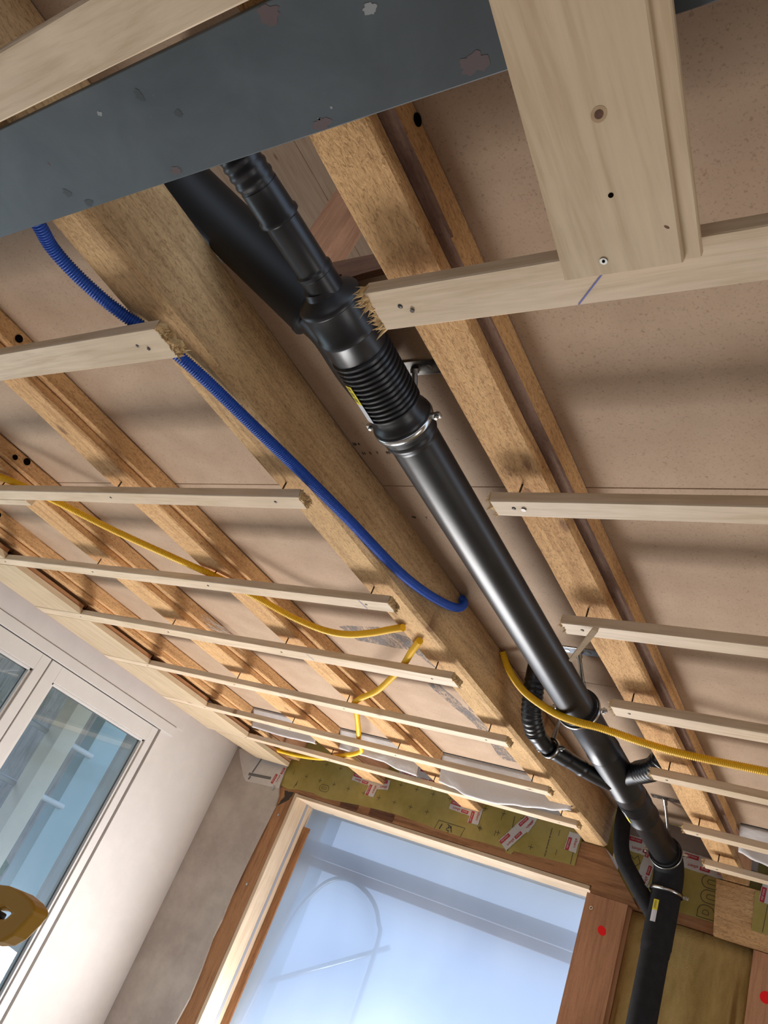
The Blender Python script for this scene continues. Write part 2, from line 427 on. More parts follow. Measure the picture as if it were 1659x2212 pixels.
def text_mesh(s, size, depth=0.0004):
    k = (s, size)
    if k in _tx: return _tx[k]
    cu = bpy.data.curves.new('t', 'FONT'); cu.body = s; cu.size = size; cu.extrude = depth; cu.align_x = 'CENTER'; cu.align_y = 'CENTER'
    cu.resolution_u = 3
    o = bpy.data.objects.new('t', cu); COL.objects.link(o)
    dg = bpy.context.evaluated_depsgraph_get(); me = bpy.data.meshes.new_from_object(o.evaluated_get(dg))
    bpy.data.objects.remove(o); _tx[k] = me; return me
def text(name, s, size, loc, rot, mat, parent, sx=1.0):
    """rot is a 3x3 matrix whose columns are the text's right, up and facing directions"""
    me = text_mesh(s, size).copy(); me.materials.clear(); me.materials.append(mat)
    me.transform(rot.to_4x4() @ Matrix.Diagonal((sx, 1, 1, 1)))
    o = bpy.data.objects.new(name, me); COL.objects.link(o)
    w = Vector(loc) + Vector((0, 0, CZ))
    if parent: o.parent = parent; o.location = w - wloc(parent)
    else: o.location = w
    return o
def facing(normal, ang):
    """writing on a surface with this outward normal; ang turns it"""
    n = Vector(normal).normalized()
    r = Vector((0, 0, 1)).cross(n)
    if r.length < 0.1: r = Vector((1, 0, 0))
    r.normalize(); u = n.cross(r)
    c, s = math.cos(ang), math.sin(ang)
    R, U = r * c + u * s, u * c - r * s
    return Matrix((R, U, n)).transposed()
def splinters(cx, cy0, cy1, z0, z1, dirx, n, lmax, seed, dia=0.0016):
    """torn wood fibres sticking out of a broken end"""
    bm = bmesh.new(); rg = random.Random(seed)
    for i in range(n):
        y = rg.uniform(cy0, cy1); z = rg.uniform(z0, z1); L = rg.uniform(0.15, 1) ** 1.5 * lmax
        a = Vector((cx - dirx * 0.006, y, z)); w = rg.uniform(0.8, 2.4) * dia
        d = Vector((dirx * rg.uniform(0.5, 1), rg.uniform(-.55, .55), rg.uniform(-.8, .3))).normalized()
        b = a + d * (0.006 + L)
        s = d.cross(Vector((0, 0, 1))).normalized() * w; u = d.cross(s).normalized() * w * 0.6
        q = [bm.verts.new(a + s), bm.verts.new(a + u), bm.verts.new(a - s), bm.verts.new(a - u)]
        mid = (a + b) / 2 + Vector((rg.uniform(-.2, .2), rg.uniform(-.2, .2), rg.uniform(-.3, .2))) * L * 0.5
        q2 = [bm.verts.new(mid + (s, u, -s, -u)[k] * 0.7) for k in range(4)]
        t = bm.verts.new(b)
        for k in range(4):
            bm.faces.new((q[k], q[(k + 1) % 4], q2[(k + 1) % 4], q2[k])); bm.faces.new((q2[k], q2[(k + 1) % 4], t))
    return bm
M_fibre = plain('torn_wood_fibre', (0.72, 0.50, 0.25), 0.8, 0, 0.2, 0.35, 60)

# ================================================================== SETTING
S = dict(kind='structure')
XL, YF = -3.62, 3.79
box('floor', M_floor, -3.9, 2.7, -3.8, 4.2, -1.60, -1.55, 0, **S)
# ceiling boards: shallow bays at z .957, raised bay over the pipes at 1.06
def board(x0, x1, y0, y1, z): return box('ceiling', M_board, x0, x1, y0, y1, z, z + 0.019, 0.0008, **S)
board(-3.9, -1.34, -3.8, 1.2095, 0.957); board(-3.9, -1.34, 1.2125, 3.215, 0.957)
board(-0.60, 2.7, -3.8, 1.2095, 0.957); board(-0.60, 2.7, 1.2125, 3.30, 0.957)
hole_edge = [(-1.34, .605), (-1.225, .606), (-1.19, .618), (-1.165, .640), (-1.135, .672), (-1.10, .688), (-1.05, .697), (-.97, .700), (-.60, .700)]
link('ceiling', poly(hole_edge + [(-.60, 1.3405), (-1.34, 1.3405)], .022, 'z', 1.06), M_board, **S)
board(-1.34, -0.60, 1.3435, 2.400, 1.06); board(-1.34, -0.60, 2.403, 3.80, 1.06)
board(-1.34, -0.60, -3.8, 0.235, 1.06)
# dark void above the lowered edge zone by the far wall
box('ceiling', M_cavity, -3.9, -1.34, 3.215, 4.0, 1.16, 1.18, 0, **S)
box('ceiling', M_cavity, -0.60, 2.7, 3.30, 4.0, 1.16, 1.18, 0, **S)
# walls
def wall(n, m, *a): return box(n, m, *a, 0, **S)
wall('wall_far', M_wool, -3.9, -3.05, 4.00, 4.2, -1.55, 1.16)
wall('wall_far', M_wool, -3.05, -1.265, 4.03, 4.2, 0.70, 1.16)
wall('wall_far', M_wool, -1.08, 2.7, 3.90, 4.1, -1.55, 1.16)
wall('wall_right', M_plaster, 2.6, 2.8, -3.8, 1.35, -1.55, 1.0)
wall('wall_right', M_plaster, 2.6, 2.8, 3.45, 4.2, -1.55, 1.0)
wall('wall_right', M_plaster, 2.6, 2.8, 1.35, 3.45, 0.2, 1.0)  # gap below this piece made up for the right fill lamp
wall('wall_back', M_plaster, -3.9, -1.6, -4.0, -3.8, -1.55, 1.0)
wall('wall_back', M_plaster, 1.9, 2.7, -4.0, -3.8, -1.55, 1.0)
wall('wall_back', M_plaster, -1.6, 1.9, -4.0, -3.8, 0.6, 1.0)  # gap below this piece made up for the rear fill lamp
wall('wall_left', M_plaster, XL - .25, XL, 3.150, 4.0, -1.55, 1.0)
wall('wall_left', M_plaster, XL - .25, XL, -3.8, 3.150, 0.690, 1.0)
wall('wall_left', M_plaster, XL - .25, XL, -3.8, 0.15, -1.55, 0.690)
# casing grooves over the window
box('trim_1', M_white, XL, XL + .008, 0.1, 3.245, 0.690, 0.745, 0.002, **S)
box('trim_2', M_plaster, XL, XL + .004, 0.1, 3.30, 0.749, 0.96, 0.001, **S)
# windows in the left wall: a glazed door leaf and a fixed sash beside it
def sash(n, y0, y1, gy0, gy1, gz1, z1=0.685, gz0=-1.25):
    f = bmesh.new()
    for a in ((XL - .06, XL - .004, y0, gy0, -1.5, z1), (XL - .06, XL - .004, gy1, y1, -1.5, z1),
              (XL - .06, XL - .004, gy0, gy1, gz1, z1), (XL - .06, XL - .004, gy0, gy1, -1.5, gz0)): bx(f, *a, 0.002)
    for a in ((XL - .05, XL - .014, gy0, gy0 + .016, gz0, gz1), (XL - .05, XL - .014, gy1 - .016, gy1, gz0, gz1), (XL - .05, XL - .014, gy0, gy1, gz1 - .014, gz1)):
        bx(f, *a, 0.003)
    w = link(n, f, M_white, **S)
    g = bmesh.new(); bx(g, XL - .046, XL - .040, gy0 + .006, gy1 - .006, gz0, gz1 - .005)
    link('glass_pane', g, M_glass, w)
    s = bmesh.new()
    bx(s, XL - .040, XL - .034, gy1 - .020, gy1 - .015, gz0, gz1 - .01); bx(s, XL - .040, XL - .034, gy0 + .01, gy1 - .015, gz1 - .018, gz1 - .013)
    link('glazing_seal', s, plain('dark_seal', (0.09, 0.10, 0.10), 0.4), w)
    return w
sash('window_1', 2.305, 3.135, 2.374, 3.087, 0.598)
sash('window_2', 0.9, 2.297, 0.98, 2.240, 0.600)
sash('window_3', 0.15, 0.895, 0.22, 0.83, 0.600)
bm = bmesh.new(); bx(bm, XL - .2, XL - .0602, 3.136, 3.150, -1.5, .69); link('trim_3', bm, M_white, **S)

# far opening: light timber lining, sheet
lin = box('window_4', wood('light', 2), -3.052, -3.030, 3.798, 3.918, -1.5, 0.700, 0.0015, **S)
box('jamb_board', wood('light', 2), -3.052, -3.034, 3.932, 4.000, -1.5, 0.682, 0.0015, lin)
box('sealing_strip', M_tapegrey, -3.050, -3.028, 3.914, 3.934, -1.5, 0.690, 0.001, lin)
box('head_board', wood('light', 0), -3.030, -1.262, 3.798, 4.000, 0.680, 0.698, 0.0015, lin)
box('glazing_batten', wood('brown', 2), -3.031, -2.985, 3.972, 3.984, -1.5, 0.565, 0.001, lin)
g = bmesh.new(); N = 14
vs = [[g.verts.new((-3.05 + (1.80) * i / N, 3.992 + 0.004 * noise.noise(Vector((i * .6, j * .6, 2))), -0.62 + 1.31 * j / N)) for j in range(N + 1)] for i in range(N + 1)]
for i in range(N):
    for j in range(N): g.faces.new((vs[i][j], vs[i + 1][j], vs[i + 1][j + 1], vs[i][j + 1]))
sheet = link('plastic_sheet', g, M_sheet, smooth=True, label='translucent bluish plastic sheet closing the timber framed opening in the far wall', cat='plastic sheet')

# ================================================================== TIMBER
# full joists run from behind the camera to the far wall
def joist(x0, x1, ledge, label, kind='rough', z0=0.878, top=0.955, yend=3.79, yboard=3.20):
    t = empty('ceiling_joist', ((x0 + x1) / 2, 1.6, z0), label=label, cat='joist', group='ceiling joists running to the far wall')
    c = 0.004
    zs = 0.905 if ledge else top
    link('lower_beam', ext(rect(x0, x1, z0, zs, 0.004), 1, -1.2, yend, 60, 0.0035, seed=int(abs(x0) * 100)), wood(kind, 1), t)
    if ledge:
        link('upper_beam', ext(rect(x0 + .01, x1 + .024, zs + .0005, top, 0.003), 1, -1.2, yboard, 60, 0.003, seed=int(abs(x0) * 90)), wood(kind, 1), t)
        # beyond the boards the joist stands clear to its full height
        link('joist_end', ext(rect(x0 + .004, x1 - .002, zs + .0005, 1.155, 0.003), 1, yboard + .1, yend, 4, 0.002, seed=3), wood('pink', 1), t)
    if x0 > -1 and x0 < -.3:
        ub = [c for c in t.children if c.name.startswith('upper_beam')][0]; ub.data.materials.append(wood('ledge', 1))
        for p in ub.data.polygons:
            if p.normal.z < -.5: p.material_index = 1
    return t
J1 = joist(-3.227, -3.112, True, 'rough ceiling joist nearest the white left wall, above the edge boards')
J2 = joist(-2.634, -2.493, True, 'rough ceiling joist second from the left wall, with a cobweb on its side')
J3 = joist(-1.992, -1.884, True, 'rough ceiling joist third from the left wall, next to the deep beam with blue conduit')
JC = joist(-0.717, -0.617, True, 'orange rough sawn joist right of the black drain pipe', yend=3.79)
JR = joist(0.02, 0.12, True, 'ceiling joist beyond the right edge of the picture')
t = empty('deep_beam', (-1.276, 1.6, 0.878), label='deep rough timber beam with the blue conduit lying along its side, left of the black drain pipe', cat='beam')
prof = [(-1.334, 0.884), (-1.328, 0.878), (-1.236, 0.878), (-1.2235, 0.889), (-1.2235, 1.058), (-1.34, 1.058)]
link('beam_timber', ext(prof, 1, -1.2, 3.788, 90, 0.004, seed=11), wood('aged', 1), t)
# holes and screws in the sides of the joists
def disc(bm, c, n, r, h=0.004, seg=18, sy=1.0):
    n = Vector(n).normalized(); a = n.orthogonal().normalized(); b = n.cross(a); c = Vector(c)
    V0 = [bm.verts.new(c + a * math.cos(6.2832 * k / seg) * r + b * math.sin(6.2832 * k / seg) * r * sy) for k in range(seg)]
    V1 = [bm.verts.new(v.co + n * h) for v in V0]
    bm.faces.new(V1)
    for k in range(seg): bm.faces.new((V0[k], V0[(k + 1) % seg], V1[(k + 1) % seg], V1[k]))
M_hole = plain('bored_hole', (0.006, 0.004, 0.003), 1.0, 0, 0.0)
def holes(par, pts, x):
    for (y, z, r) in pts:
        b = bmesh.new(); disc(b, (x, y, z), (1, 0, 0), r, 0.0012); link('bored_hole', b, M_hole, par)
holes(J3, ((0.612, 0.932, 0.010),), -1.858)
holes(J2, ((1.04, 0.925, 0.009), (1.08, 0.94, 0.012)), -2.467)
holes(J1, ((1.39, 0.93, 0.011),), -3.086)
holes(JC, ((0.40, 0.945, 0.009), ), -0.592)

# battens under the joists; ends cut off raggedly either side of the pipe
ZB, TH = 0.819, 0.024
screw_l = [-1.295, -1.935, -2.56, -3.165]; screw_r = [-0.672, 0.07]
rows = [(0.092, 0.074), (0.568, 0.076), (1.081, 0.048), (1.544, 0.052), (1.984, 0.062), (2.456, 0.052), (2.925, 0.052), (3.310, 0.052)]
nth = ['nearest', 'second', 'third', 'fourth', 'fifth', 'sixth', 'seventh', 'last']
def batten(x0, x1, y0, w, side, i):
    far = ['level with the steel beam', 'crossing in front of the blue conduit' if side < 0 else 'carrying the wide tongued board',
           'third from the steel beam', 'fourth from the steel beam', 'fifth from the steel beam', 'sixth from the steel beam', 'seventh from the steel beam', 'last before the far wall'][i]
    lab = 'pale planed batten %s of the pipe, %s' % ('left' if side < 0 else 'right', far)
    t = empty('ceiling_batten', ((x0 + x1) / 2, y0 + w / 2, ZB), label=lab, cat='batten', group='pale battens hung under the joists')
    n = 40; bm = bmesh.new()
    bm.free()
    bm = ext(rect(y0, y0 + w, ZB, ZB + TH, 0.0018), 0, x0, x1, 24, 0.0014, 0.003, seed=i * 2 + (side > 0))
    link('batten_strip', bm, wood('light', 0), t)
    cx, dr = (x1, 1) if side < 0 else (x0, -1)
    if i > 0:
        # ragged end: a chewed block plus fibres
        bb = bmesh.new(); rg = random.Random(i * 5 + side)
        k = 7
        A = [[bb.verts.new((cx + dr * (rg.uniform(0.001, 0.010) * (1.6 if i == 1 else .8)), y0 + .0015 + (w - .003) * a / k, ZB + .0015 + (TH - .003) * b / 3)) for b in range(4)] for a in range(k + 1)]
        Bk = [[bb.verts.new((cx - dr * .004, v.co.y, v.co.z)) for v in row] for row in A]
        for a in range(k):
            for b in range(3): bb.faces.new((A[a][b], A[a + 1][b], A[a + 1][b + 1], A[a][b + 1]))
        for a in range(k):
            bb.faces.new((A[a][0], Bk[a][0], Bk[a + 1][0], A[a + 1][0])); bb.faces.new((A[a][3], A[a + 1][3], Bk[a + 1][3], Bk[a][3]))
        for b in range(3):
            bb.faces.new((A[0][b], A[0][b + 1], Bk[0][b + 1], Bk[0][b])); bb.faces.new((A[k][b], Bk[k][b], Bk[k][b + 1], A[k][b + 1]))
        bmesh.ops.recalc_face_normals(bb, faces=bb.faces)
        link('broken_end', bb, M_fibre, t)
        link('torn_fibres', splinters(cx + dr * .004, y0 + .002, y0 + w - .002, ZB + .001, ZB + TH - .001, dr, 150 if i == 1 else 44, (0.030 if side > 0 else .018) if i == 1 else 0.016, i * 3 + side, .0018), M_fibre, t, kind='stuff')
    for sx in (screw_l if side < 0 else screw_r):
        if i == 0 or not (x0 < sx < x1): continue
        sb = axis_tube((sx, y0 + w * .45, ZB - .0006), (sx, y0 + w * .45, 1), [(0, .0042), (.0012, .0042), (.0014, .0021), (.0594, .0021)], 10)
        link('spacer_screw', sb, M_screw, t, smooth=True)
    return t
BL, BR = [], []
for i, (y0, w) in enumerate(rows):
    xr_l = -1.212 if i else -0.2
    BL.append(batten(-3.50, xr_l, y0, w, -1, i))
    if i: BR.append(batten(-0.716 - (0.0 if i > 1 else 0.003), 0.9, y0 + (0.005 if i == 5 else 0.04 if i == 6 else 0.06 if i == 7 else 0), w, 1, i))
# short lapped piece beside the third batten at the left edge
t = empty('batten_offcut', (-2.75, 1.15, ZB), label='short batten offcut lapped beside the third left batten at the picture edge', cat='batten')
link('batten_strip', ext(rect(1.1305, 1.160, ZB, ZB + TH, .002), 0, -3.4, -2.42, 6, .001, .003, seed=77), wood('light', 0), t)
# pencil and crayon marks on the batten undersides
def mark(par, x, y0, y1, z, mat, w=0.0016, lean=0.0, name='crayon_mark'):
    b = bmesh.new(); q = [b.verts.new(c) for c in ((x - w, y0, z), (x + w, y0, z), (x + w + lean, y1, z), (x - w + lean, y1, z))]
    b.faces.new(q[::-1]); link(name, b, mat, par)
M_bluemark = plain('blue_pencil', (0.10, 0.11, 0.42), 0.6)
mark(BR[0], -0.357, 0.5957, 0.6414, ZB - .0012, M_bluemark, 0.0014, -0.047)
for par, x in ((BL[3], -1.31), (BL[4], -1.80), (BL[5], -2.27), (BL[6], -2.72)): mark(par, x, rows[BL.index(par)][0] + .002, rows[BL.index(par)][0] + .048, ZB - .0016, M_bluemark, 0.001, 0.006)
# stubby screw heads and dowel holes
def head(par, x, y, z, r=0.004, name='screw_head', mat=None):
    b = bmesh.new(); disc(b, (x, y, z), (0, 0, -1), r, 0.0016); link(name, b, mat or M_screw, par)
head(BL[1], -1.27, 0.612, ZB - .0008, 0.0035); head(BR[0], -0.655, 0.612, ZB - .0008, 0.0035); head(BR[1], -0.652, 1.105, ZB - .0008, 0.005)

# broken lath hanging from the fourth right batten
b = bmesh.new(); pa, pb = Vector((-0.635, 1.5497, 0.816)), Vector((-0.7001, 1.6147, 0.760))
d = (pb - pa).normalized(); s = d.cross(Vector((0, 0, 1))).normalized() * .007; u = Vector((0, 0, .0035))
pa2 = pa + d * .105
q = [b.verts.new(pa + s * k1 + u * k2) for k1, k2 in ((1, 1), (-1, 1), (-1, -1), (1, -1))]
q2 = [b.verts.new(pa2 + s * k1 * .7 + u * k2) for k1, k2 in ((1, 1), (-1, 1), (-1, -1), (1, -1))]
b.faces.new(q); b.faces.new(q2[::-1])
for k in range(4): b.faces.new((q[k], q2[k], q2[(k + 1) % 4], q[(k + 1) % 4]))
bmesh.ops.recalc_face_normals(b, faces=b.faces)
link('wood_splinter', b, wood('light', 0), BR[2])

# boards lying along the left wall at batten level, one between each pair of battens
segs = [(-0.4, 0.566), (0.646, 1.079), (1.131, 1.542), (1.598, 1.982), (2.048, 2.454), (2.510, 2.923), (2.979, 3.308), (3.364, 3.740)]
for i, (a, c) in enumerate(segs):
    lab = 'pale spruce board piece along the left wall, ' + ['under the steel beam', 'between first and second battens', 'upper left, cut off by the picture edge', 'fourth from the steel, above the fixed window',
        'above the glazed door leaf', 'just past the door leaf', 'second from the corner', 'ragged last piece in the far left corner'][i]
    t = empty('edge_board', (-3.3, (a + c) / 2, ZB), label=lab, cat='board', group='edge boards along the left wall')
    xl = -3.494 if i < 7 else -3.45
    o = [(xl, a + .001), (-3.134, a + .001), (-3.134, c - .001), (xl if i < 7 else -3.40, c - .001)]
    link('face_board', poly(o, 0.0235, 'z', ZB + 0.0005), wood('plank', 1), t)
    link('backing_lath', poly([(-3.20, a + .003), (-3.137, a + .003), (-3.137, c - .003), (-3.20, c - .003)], 0.018, 'z', ZB + .0245), wood('brown', 1), t)
t = link('wall_batten', ext(rect(-3.612, -3.50, .862, .905, .002), 1, 2.95, 3.775, 6, .002, seed=4), wood('rough', 1), label='orange timber strip in the gap between edge boards and left wall near the corner', cat='batten')
t = link('wall_batten', ext(rect(-3.612, -3.51, .862, .905, .002), 1, -.4, 2.945, 12, .002, seed=5), wood('brown', 1), label='timber strip above the edge boards along the left wall above the windows', cat='batten')

# wide tongue and groove board under the second right batten
t = empty('tongued_board', (-0.31, 0.1, 0.795), label='wide knotty spruce board with a tongued edge, screwed under the second right batten', cat='board')
def slant(pts):
    return pts
bm = ext([(-.372 + p, q) for p, q in ((0.001, .795), (.143, .795), (.145, .797), (.145, .8015), (.163, .8015), (.1645, .803), (.1645, .8105), (.163, .812), (.145, .812), (.145, .8178), (0, .8178), (0, .796))], 1, -.55, .583, 20, .0008, .0006, seed=2)
for v in bm.verts: v.co.x += -0.0805 * (v.co.y - .249) 
for v in bm.verts: v.co.z += 0.0
tb = link('board_plank', bm, wood('plank', 1), t)
def knot(x, y, z, r, mat, sy=1.2, par=None):
    b = bmesh.new(); disc(b, (x, y, z), (0, 0, -1), r, .0003, sy=sy); link('knot', b, mat, par)
M_knot = plain('wood_knot', (0.17, 0.075, 0.04), 0.7, 0, .3, .5, 90); M_knotring = plain('knot_ring', (0.46, 0.31, 0.17), 0.6, 0, .3, .2, 60)
for x, y, r in ((-.281, .268, .0045), (-.300, .386, .0045), (-.312, .479, .0030)):
    knot(x, y, .7951, r * 1.8, M_knotring, par=t); knot(x, y, .7949, r, M_knot if r > .004 else M_hole, par=t)
knot(-.262, .532, .7949, .0035, M_knot, .5, t)
b = bmesh.new(); disc(b, (-.343, .563, .7952), (0, 0, -1), .0048, .0016); link('board_screw', b, M_zinc2, t)
b = bmesh.new(); disc(b, (-.343, .563, .7935), (0, 0, -1), .0020, .0004, 6); link('screw_recess', b, M_hole, t)

# steel beam
t = empty('steel_beam', (-0.8, .256, .84), label='wide grey painted steel beam crossing under the ceiling joists', cat='steel beam')
box('bottom_flange', M_steel, -3.6, 2.55, .179, .334, .840, .852, .0015, t)
box('beam_web', M_steel, -3.6, 2.55, .250, .262, .852, .8765, 0, t)
M_smudge = plain('dark_smudge', (0.042, 0.048, 0.050), .6); M_rust = plain('red_primer_patch', (0.10, 0.068, 0.068), .6); M_chalk = plain('pale_scuff', (0.26, 0.27, 0.27), .7)
def splat(name, x, y, r, mat, par, seed, z=.8397, el=1.0, n=(0, 0, -1)):
    b = bmesh.new(); rg = random.Random(seed); c = Vector((x, y, z)); q = []
    ph = rg.uniform(0, 3)
    for k in range(22):
        a = 6.2832 * k / 22; rr = r * (0.65 + .5 * rg.random())
        q.append(b.verts.new(c + Vector((math.cos(a) * rr * el, math.sin(a) * rr, 0))))
    b.faces.new(q[::-1]); link(name, b, mat, par)
for i, (x, y, r, m, el) in enumerate(((-.523, .227, .006, M_chalk, 1.6), (-.995, .214, .004, M_chalk, 1.3), (-.655, .318, .002, M_chalk, 1), (-.63, .31, .002, M_chalk, 1),
        (-.647, .192, .011, M_rust, 1.7), (-.433, .315, .012, M_rust, 1.6), (-.655, .325, .008, M_rust, 2), (-.932, .322, .007, M_rust, 1.8), (-1.17, .25, .003, M_rust, 1.2),
        (-.861, .252, .006, M_smudge, 1.2), (-.905, .213, .010, M_smudge, .7), (-1.18, .30, .008, M_smudge, 1.2), (-1.15, .325, .007, M_smudge, 1.6))):
    splat('surface_mark', x, y, r, m, t, i, el=el)
link('steel_bar', sweep([(-1.6, .16, .80), (-1.03, .035, .83), (-.6, -.12, .86)], .014, 16), M_steel, smooth=True, label='dark steel bar at the top left corner of the picture', cat='steel bar')

# ================================================================== FAR WALL
W2 = wood
def linky(name, pts, th, at, mat, parent=None, **kw): return link(name, poly(pts, th, 'y', at), mat, parent, **kw)
# plaster sheet with a torn right edge
edge = [(-3.150, .66), (-3.141, .593), (-3.150, .46), (-3.157, .345), (-3.165, .2), (-3.167, .073), (-3.160, -.05), (-3.167, -.146), (-3.15, -.3), (-3.144, -.437), (-3.16, -.562), (-3.16, -1.54)]
linky('wall_far', [(-3.62, -1.54), (-3.62, .90)] + [(-3.19, .90), (-3.175, .71)] + edge, .012, 3.784, M_plaster2, **S)
# posts and lintel
linky('timber_post', [(-3.30, -1.54), (-3.053, -1.54), (-3.053, .70), (-3.30, .70)], .19, 3.797, W2('brown', 2), label='dark stained timber post left of the plastic covered opening', cat='post')
for x, y, z in ((-3.10, 3.7965, .555), (-3.107, 3.7965, .16)):
    b = bmesh.new(); disc(b, (x, y, z), (0, -1, 0), .006, .003); link('nail_head', b, M_zinc2, bpy.data.objects['timber_post'])
linky('char_patch', torn([(-3.135, .60), (-3.115, .665), (-3.135, .697), (-3.06, .697), (-3.075, .655), (-3.10, .63)], .003, .01, 3), .001, 3.7955, M_cavity, bpy.data.objects['timber_post'])
t = empty('lintel_beam', (-2.1, 3.80, .70), label='reddish brown timber lintel over the opening with a slanted right end', cat='lintel')
linky('beam_timber', [(-3.30, .7005), (-1.255, .7005), (-1.255, .670), (-1.038, .668), (-1.232, .8765), (-3.30, .8765)], .19, 3.797, W2('brown', 0), t)
for x0, x1 in ((-2.72, -2.60), (-2.52, -2.36)):
    linky('dark_inlay', torn([(x0, .703), (x1, .703), (x1, .745), (x0, .745)], .002, .02, int(-x0 * 10)), .001, 3.7955, W2('dark', 0), t)
tp = empty('door_post', (-1.17, 3.8, -1.54), label='pinkish timber post right of the plastic covered opening with a red paint dot', cat='post')
linky('post_timber', [(-1.265, -1.54), (-1.080, -1.54), (-1.080, .667), (-1.265, .667)], .17, 3.790, W2('pink', 2), tp)
b = bmesh.new(); disc(b, (-1.165, 3.790, .533), (0, -1, 0), .017, .0008, sy=1.25); link('red_paint_dot', b, M_redpaint, tp, label='red paint dot')
b = bmesh.new(); disc(b, (-1.232, 3.790, .608), (0, -1, 0), .008, .002); link('screw_washer', b, M_zinc, tp)
b = bmesh.new(); disc(b, (-1.232, 3.788, .608), (0, -1, 0), .003, .001); link('screw_recess', b, M_hole, tp)
# right hand framing
linky('header_beam', [(-1.036, .667), (2.5, .667), (2.5, .715), (-1.075, .715)], .10, 3.812, W2('brown', 0), label='thin brown header timber above the mineral wool right of the drain pipe', cat='beam')
linky('header_block', [(-.722, .655), (.4, .655), (.4, .8735), (-.743, .8735)], .036, 3.772, W2('rough', 0), label='orange timber block on the header behind the right joist end', cat='timber block')
tp = empty('wall_stud', (-.47, 3.8, -1.54), label='pinkish wall stud at the lower right edge with a red paint dot', cat='stud')
linky('stud_timber', [(-.560, -1.54), (-.36, -1.54), (-.36, .652), (-.572, .652)], .10, 3.797, W2('pink', 2), tp)
b = bmesh.new(); disc(b, (-.508, 3.797, .499), (0, -1, 0), .022, .0008, sy=1.0); link('red_paint_dot', b, M_redpaint, tp, label='red paint dot')
# mineral wool between the studs, slightly bulging
def wool(x0, x1, z0, z1, y, seed, label):
    b = bmesh.new(); NX = max(4, int((x1 - x0) / .03)); NZ = int((z1 - z0) / .05); V = []
    for i in range(NX + 1):
        V.append([])
        for j in range(NZ + 1):
            u, v = i / NX, j / NZ
            d = .022 * math.sin(math.pi * u) ** .4 * (.6 + .8 * noise.noise(Vector((u * 5 * (x1 - x0) * 3, v * 9, seed)))) + .006 * noise.noise(Vector((i * .9, j * .9, seed)))
            V[i].append(b.verts.new((x0 + (x1 - x0) * u, y - d, z0 + (z1 - z0) * v)))
    for i in range(NX):
        for j in range(NZ): b.faces.new((V[i][j], V[i + 1][j], V[i + 1][j + 1], V[i][j + 1]))
    bk = [b.verts.new((x, y + .03, z)) for x, z in ((x0, z0), (x1, z0), (x1, z1), (x0, z1))]
    b.faces.new(bk[::-1])
    L = [V[i][0] for i in range(NX + 1)]; b.faces.new(L[::-1] + [bk[0], bk[1]])
    L = [V[i][NZ] for i in range(NX + 1)]; b.faces.new(L + [bk[2], bk[3]])
    b.faces.new([V[0][j] for j in range(NZ + 1)] + [bk[3], bk[0]]); b.faces.new([V[NX][j] for j in range(NZ, -1, -1)] + [bk[1], bk[2]])
    bmesh.ops.recalc_face_normals(b, faces=b.faces)
    return link('insulation_batt', b, M_wool_s, smooth=True, label=label, cat='insulation')
def wool_streak():
    m, t, b = nodes('streaked_mineral_wool')
    v = coords(t, (1, 1, .35), False)
    n = noise_n(t, v, 14, 5, .65, .3); s = noise_n(t, coords(t, (1, 1, .05), False), 16, 3, .5); f = noise_n(t, coords(t, (1, 1, 1), False), 170, 3, .7)
    r = ramp(t, [(.3, (.40, .27, .085)), (.7, (.66, .47, .19))]); t.links.new(n, r.inputs[0])
    rs = ramp(t, [(.60, (0, 0, 0)), (.68, (1, 1, 1))]); t.links.new(s, rs.inputs[0])
    col = mix(t, r.outputs[0], (.17, .075, .015), mathn(t, 'MULTIPLY', rs.outputs[0], .7))
    t.links.new(col, b.inputs['Base Color']); b.inputs['Roughness'].default_value = .95; b.inputs['Specular IOR Level'].default_value = .1
    bp = t.nodes.new('ShaderNodeBump'); bp.inputs['Strength'].default_value = .7; bp.inputs['Distance'].default_value = .006
    t.links.new(f, bp.inputs['Height']); t.links.new(bp.outputs[0], b.inputs['Normal'])
    return m
M_wool_s = wool_streak()
wool(-1.078, -.574, -1.54, .664, 3.868, 1.0, 'mustard mineral wool batt behind the vertical drain pipe')
# khaki membranes
def khaki(name, pts, at, label, thin=.002):
    return link(name, poly(pts, thin, 'y', at), M_khaki, label=label, cat='membrane')
kz = 1.15
k1 = khaki('membrane_sheet', [(-3.190, .72), (-3.11, .706), (-3.04, .722), (-2.93, .728), (-2.84, .718), (-2.6, .738), (-2.367, .749), (-2.1, .738), (-1.95, .735), (-1.80, .742), (-1.70, .742), (-1.695, .728), (-1.665, .727), (-1.655, .744), (-1.55, .752), (-1.46, .757), (-1.350, .760), (-1.350, kz), (-3.190, kz)], 3.7925,
           'khaki printed membrane with black crosses above the lintel')
def onk(s, size, x, z, ang, y=3.7915, par=None, name='printed_text', mat=None, sx=1.0):
    text(name, s, size, (x, y, z), facing((0, -1, 0), ang), mat or M_ink, par or k1, sx)
def strip(x0, z0, x1, z1, w, par, mat, y=3.7918, name='printed_line'):
    d = Vector((x1 - x0, 0, z1 - z0)); n = Vector((-d.z, 0, d.x)).normalized() * w / 2; b = bmesh.new()
    A, B = Vector((x0, y, z0)), Vector((x1, y, z1))
    b.faces.new([b.verts.new(p) for p in (A - n, B - n, B + n, A + n)])
    return link(name, b, mat, par)
bmc = bmesh.new()
def cross(x, z, r=.013, w=.0022, y=3.7918):
    for dx, dz in ((r, 0), (0, r)):
        n = Vector((dz, 0, dx)).normalized() * w / 2
        A, B = Vector((x - dx, y, z - dz)), Vector((x + dx, y, z + dz))
        bmc.faces.new([bmc.verts.new(p) for p in (A - n, B - n, B + n, A + n)])
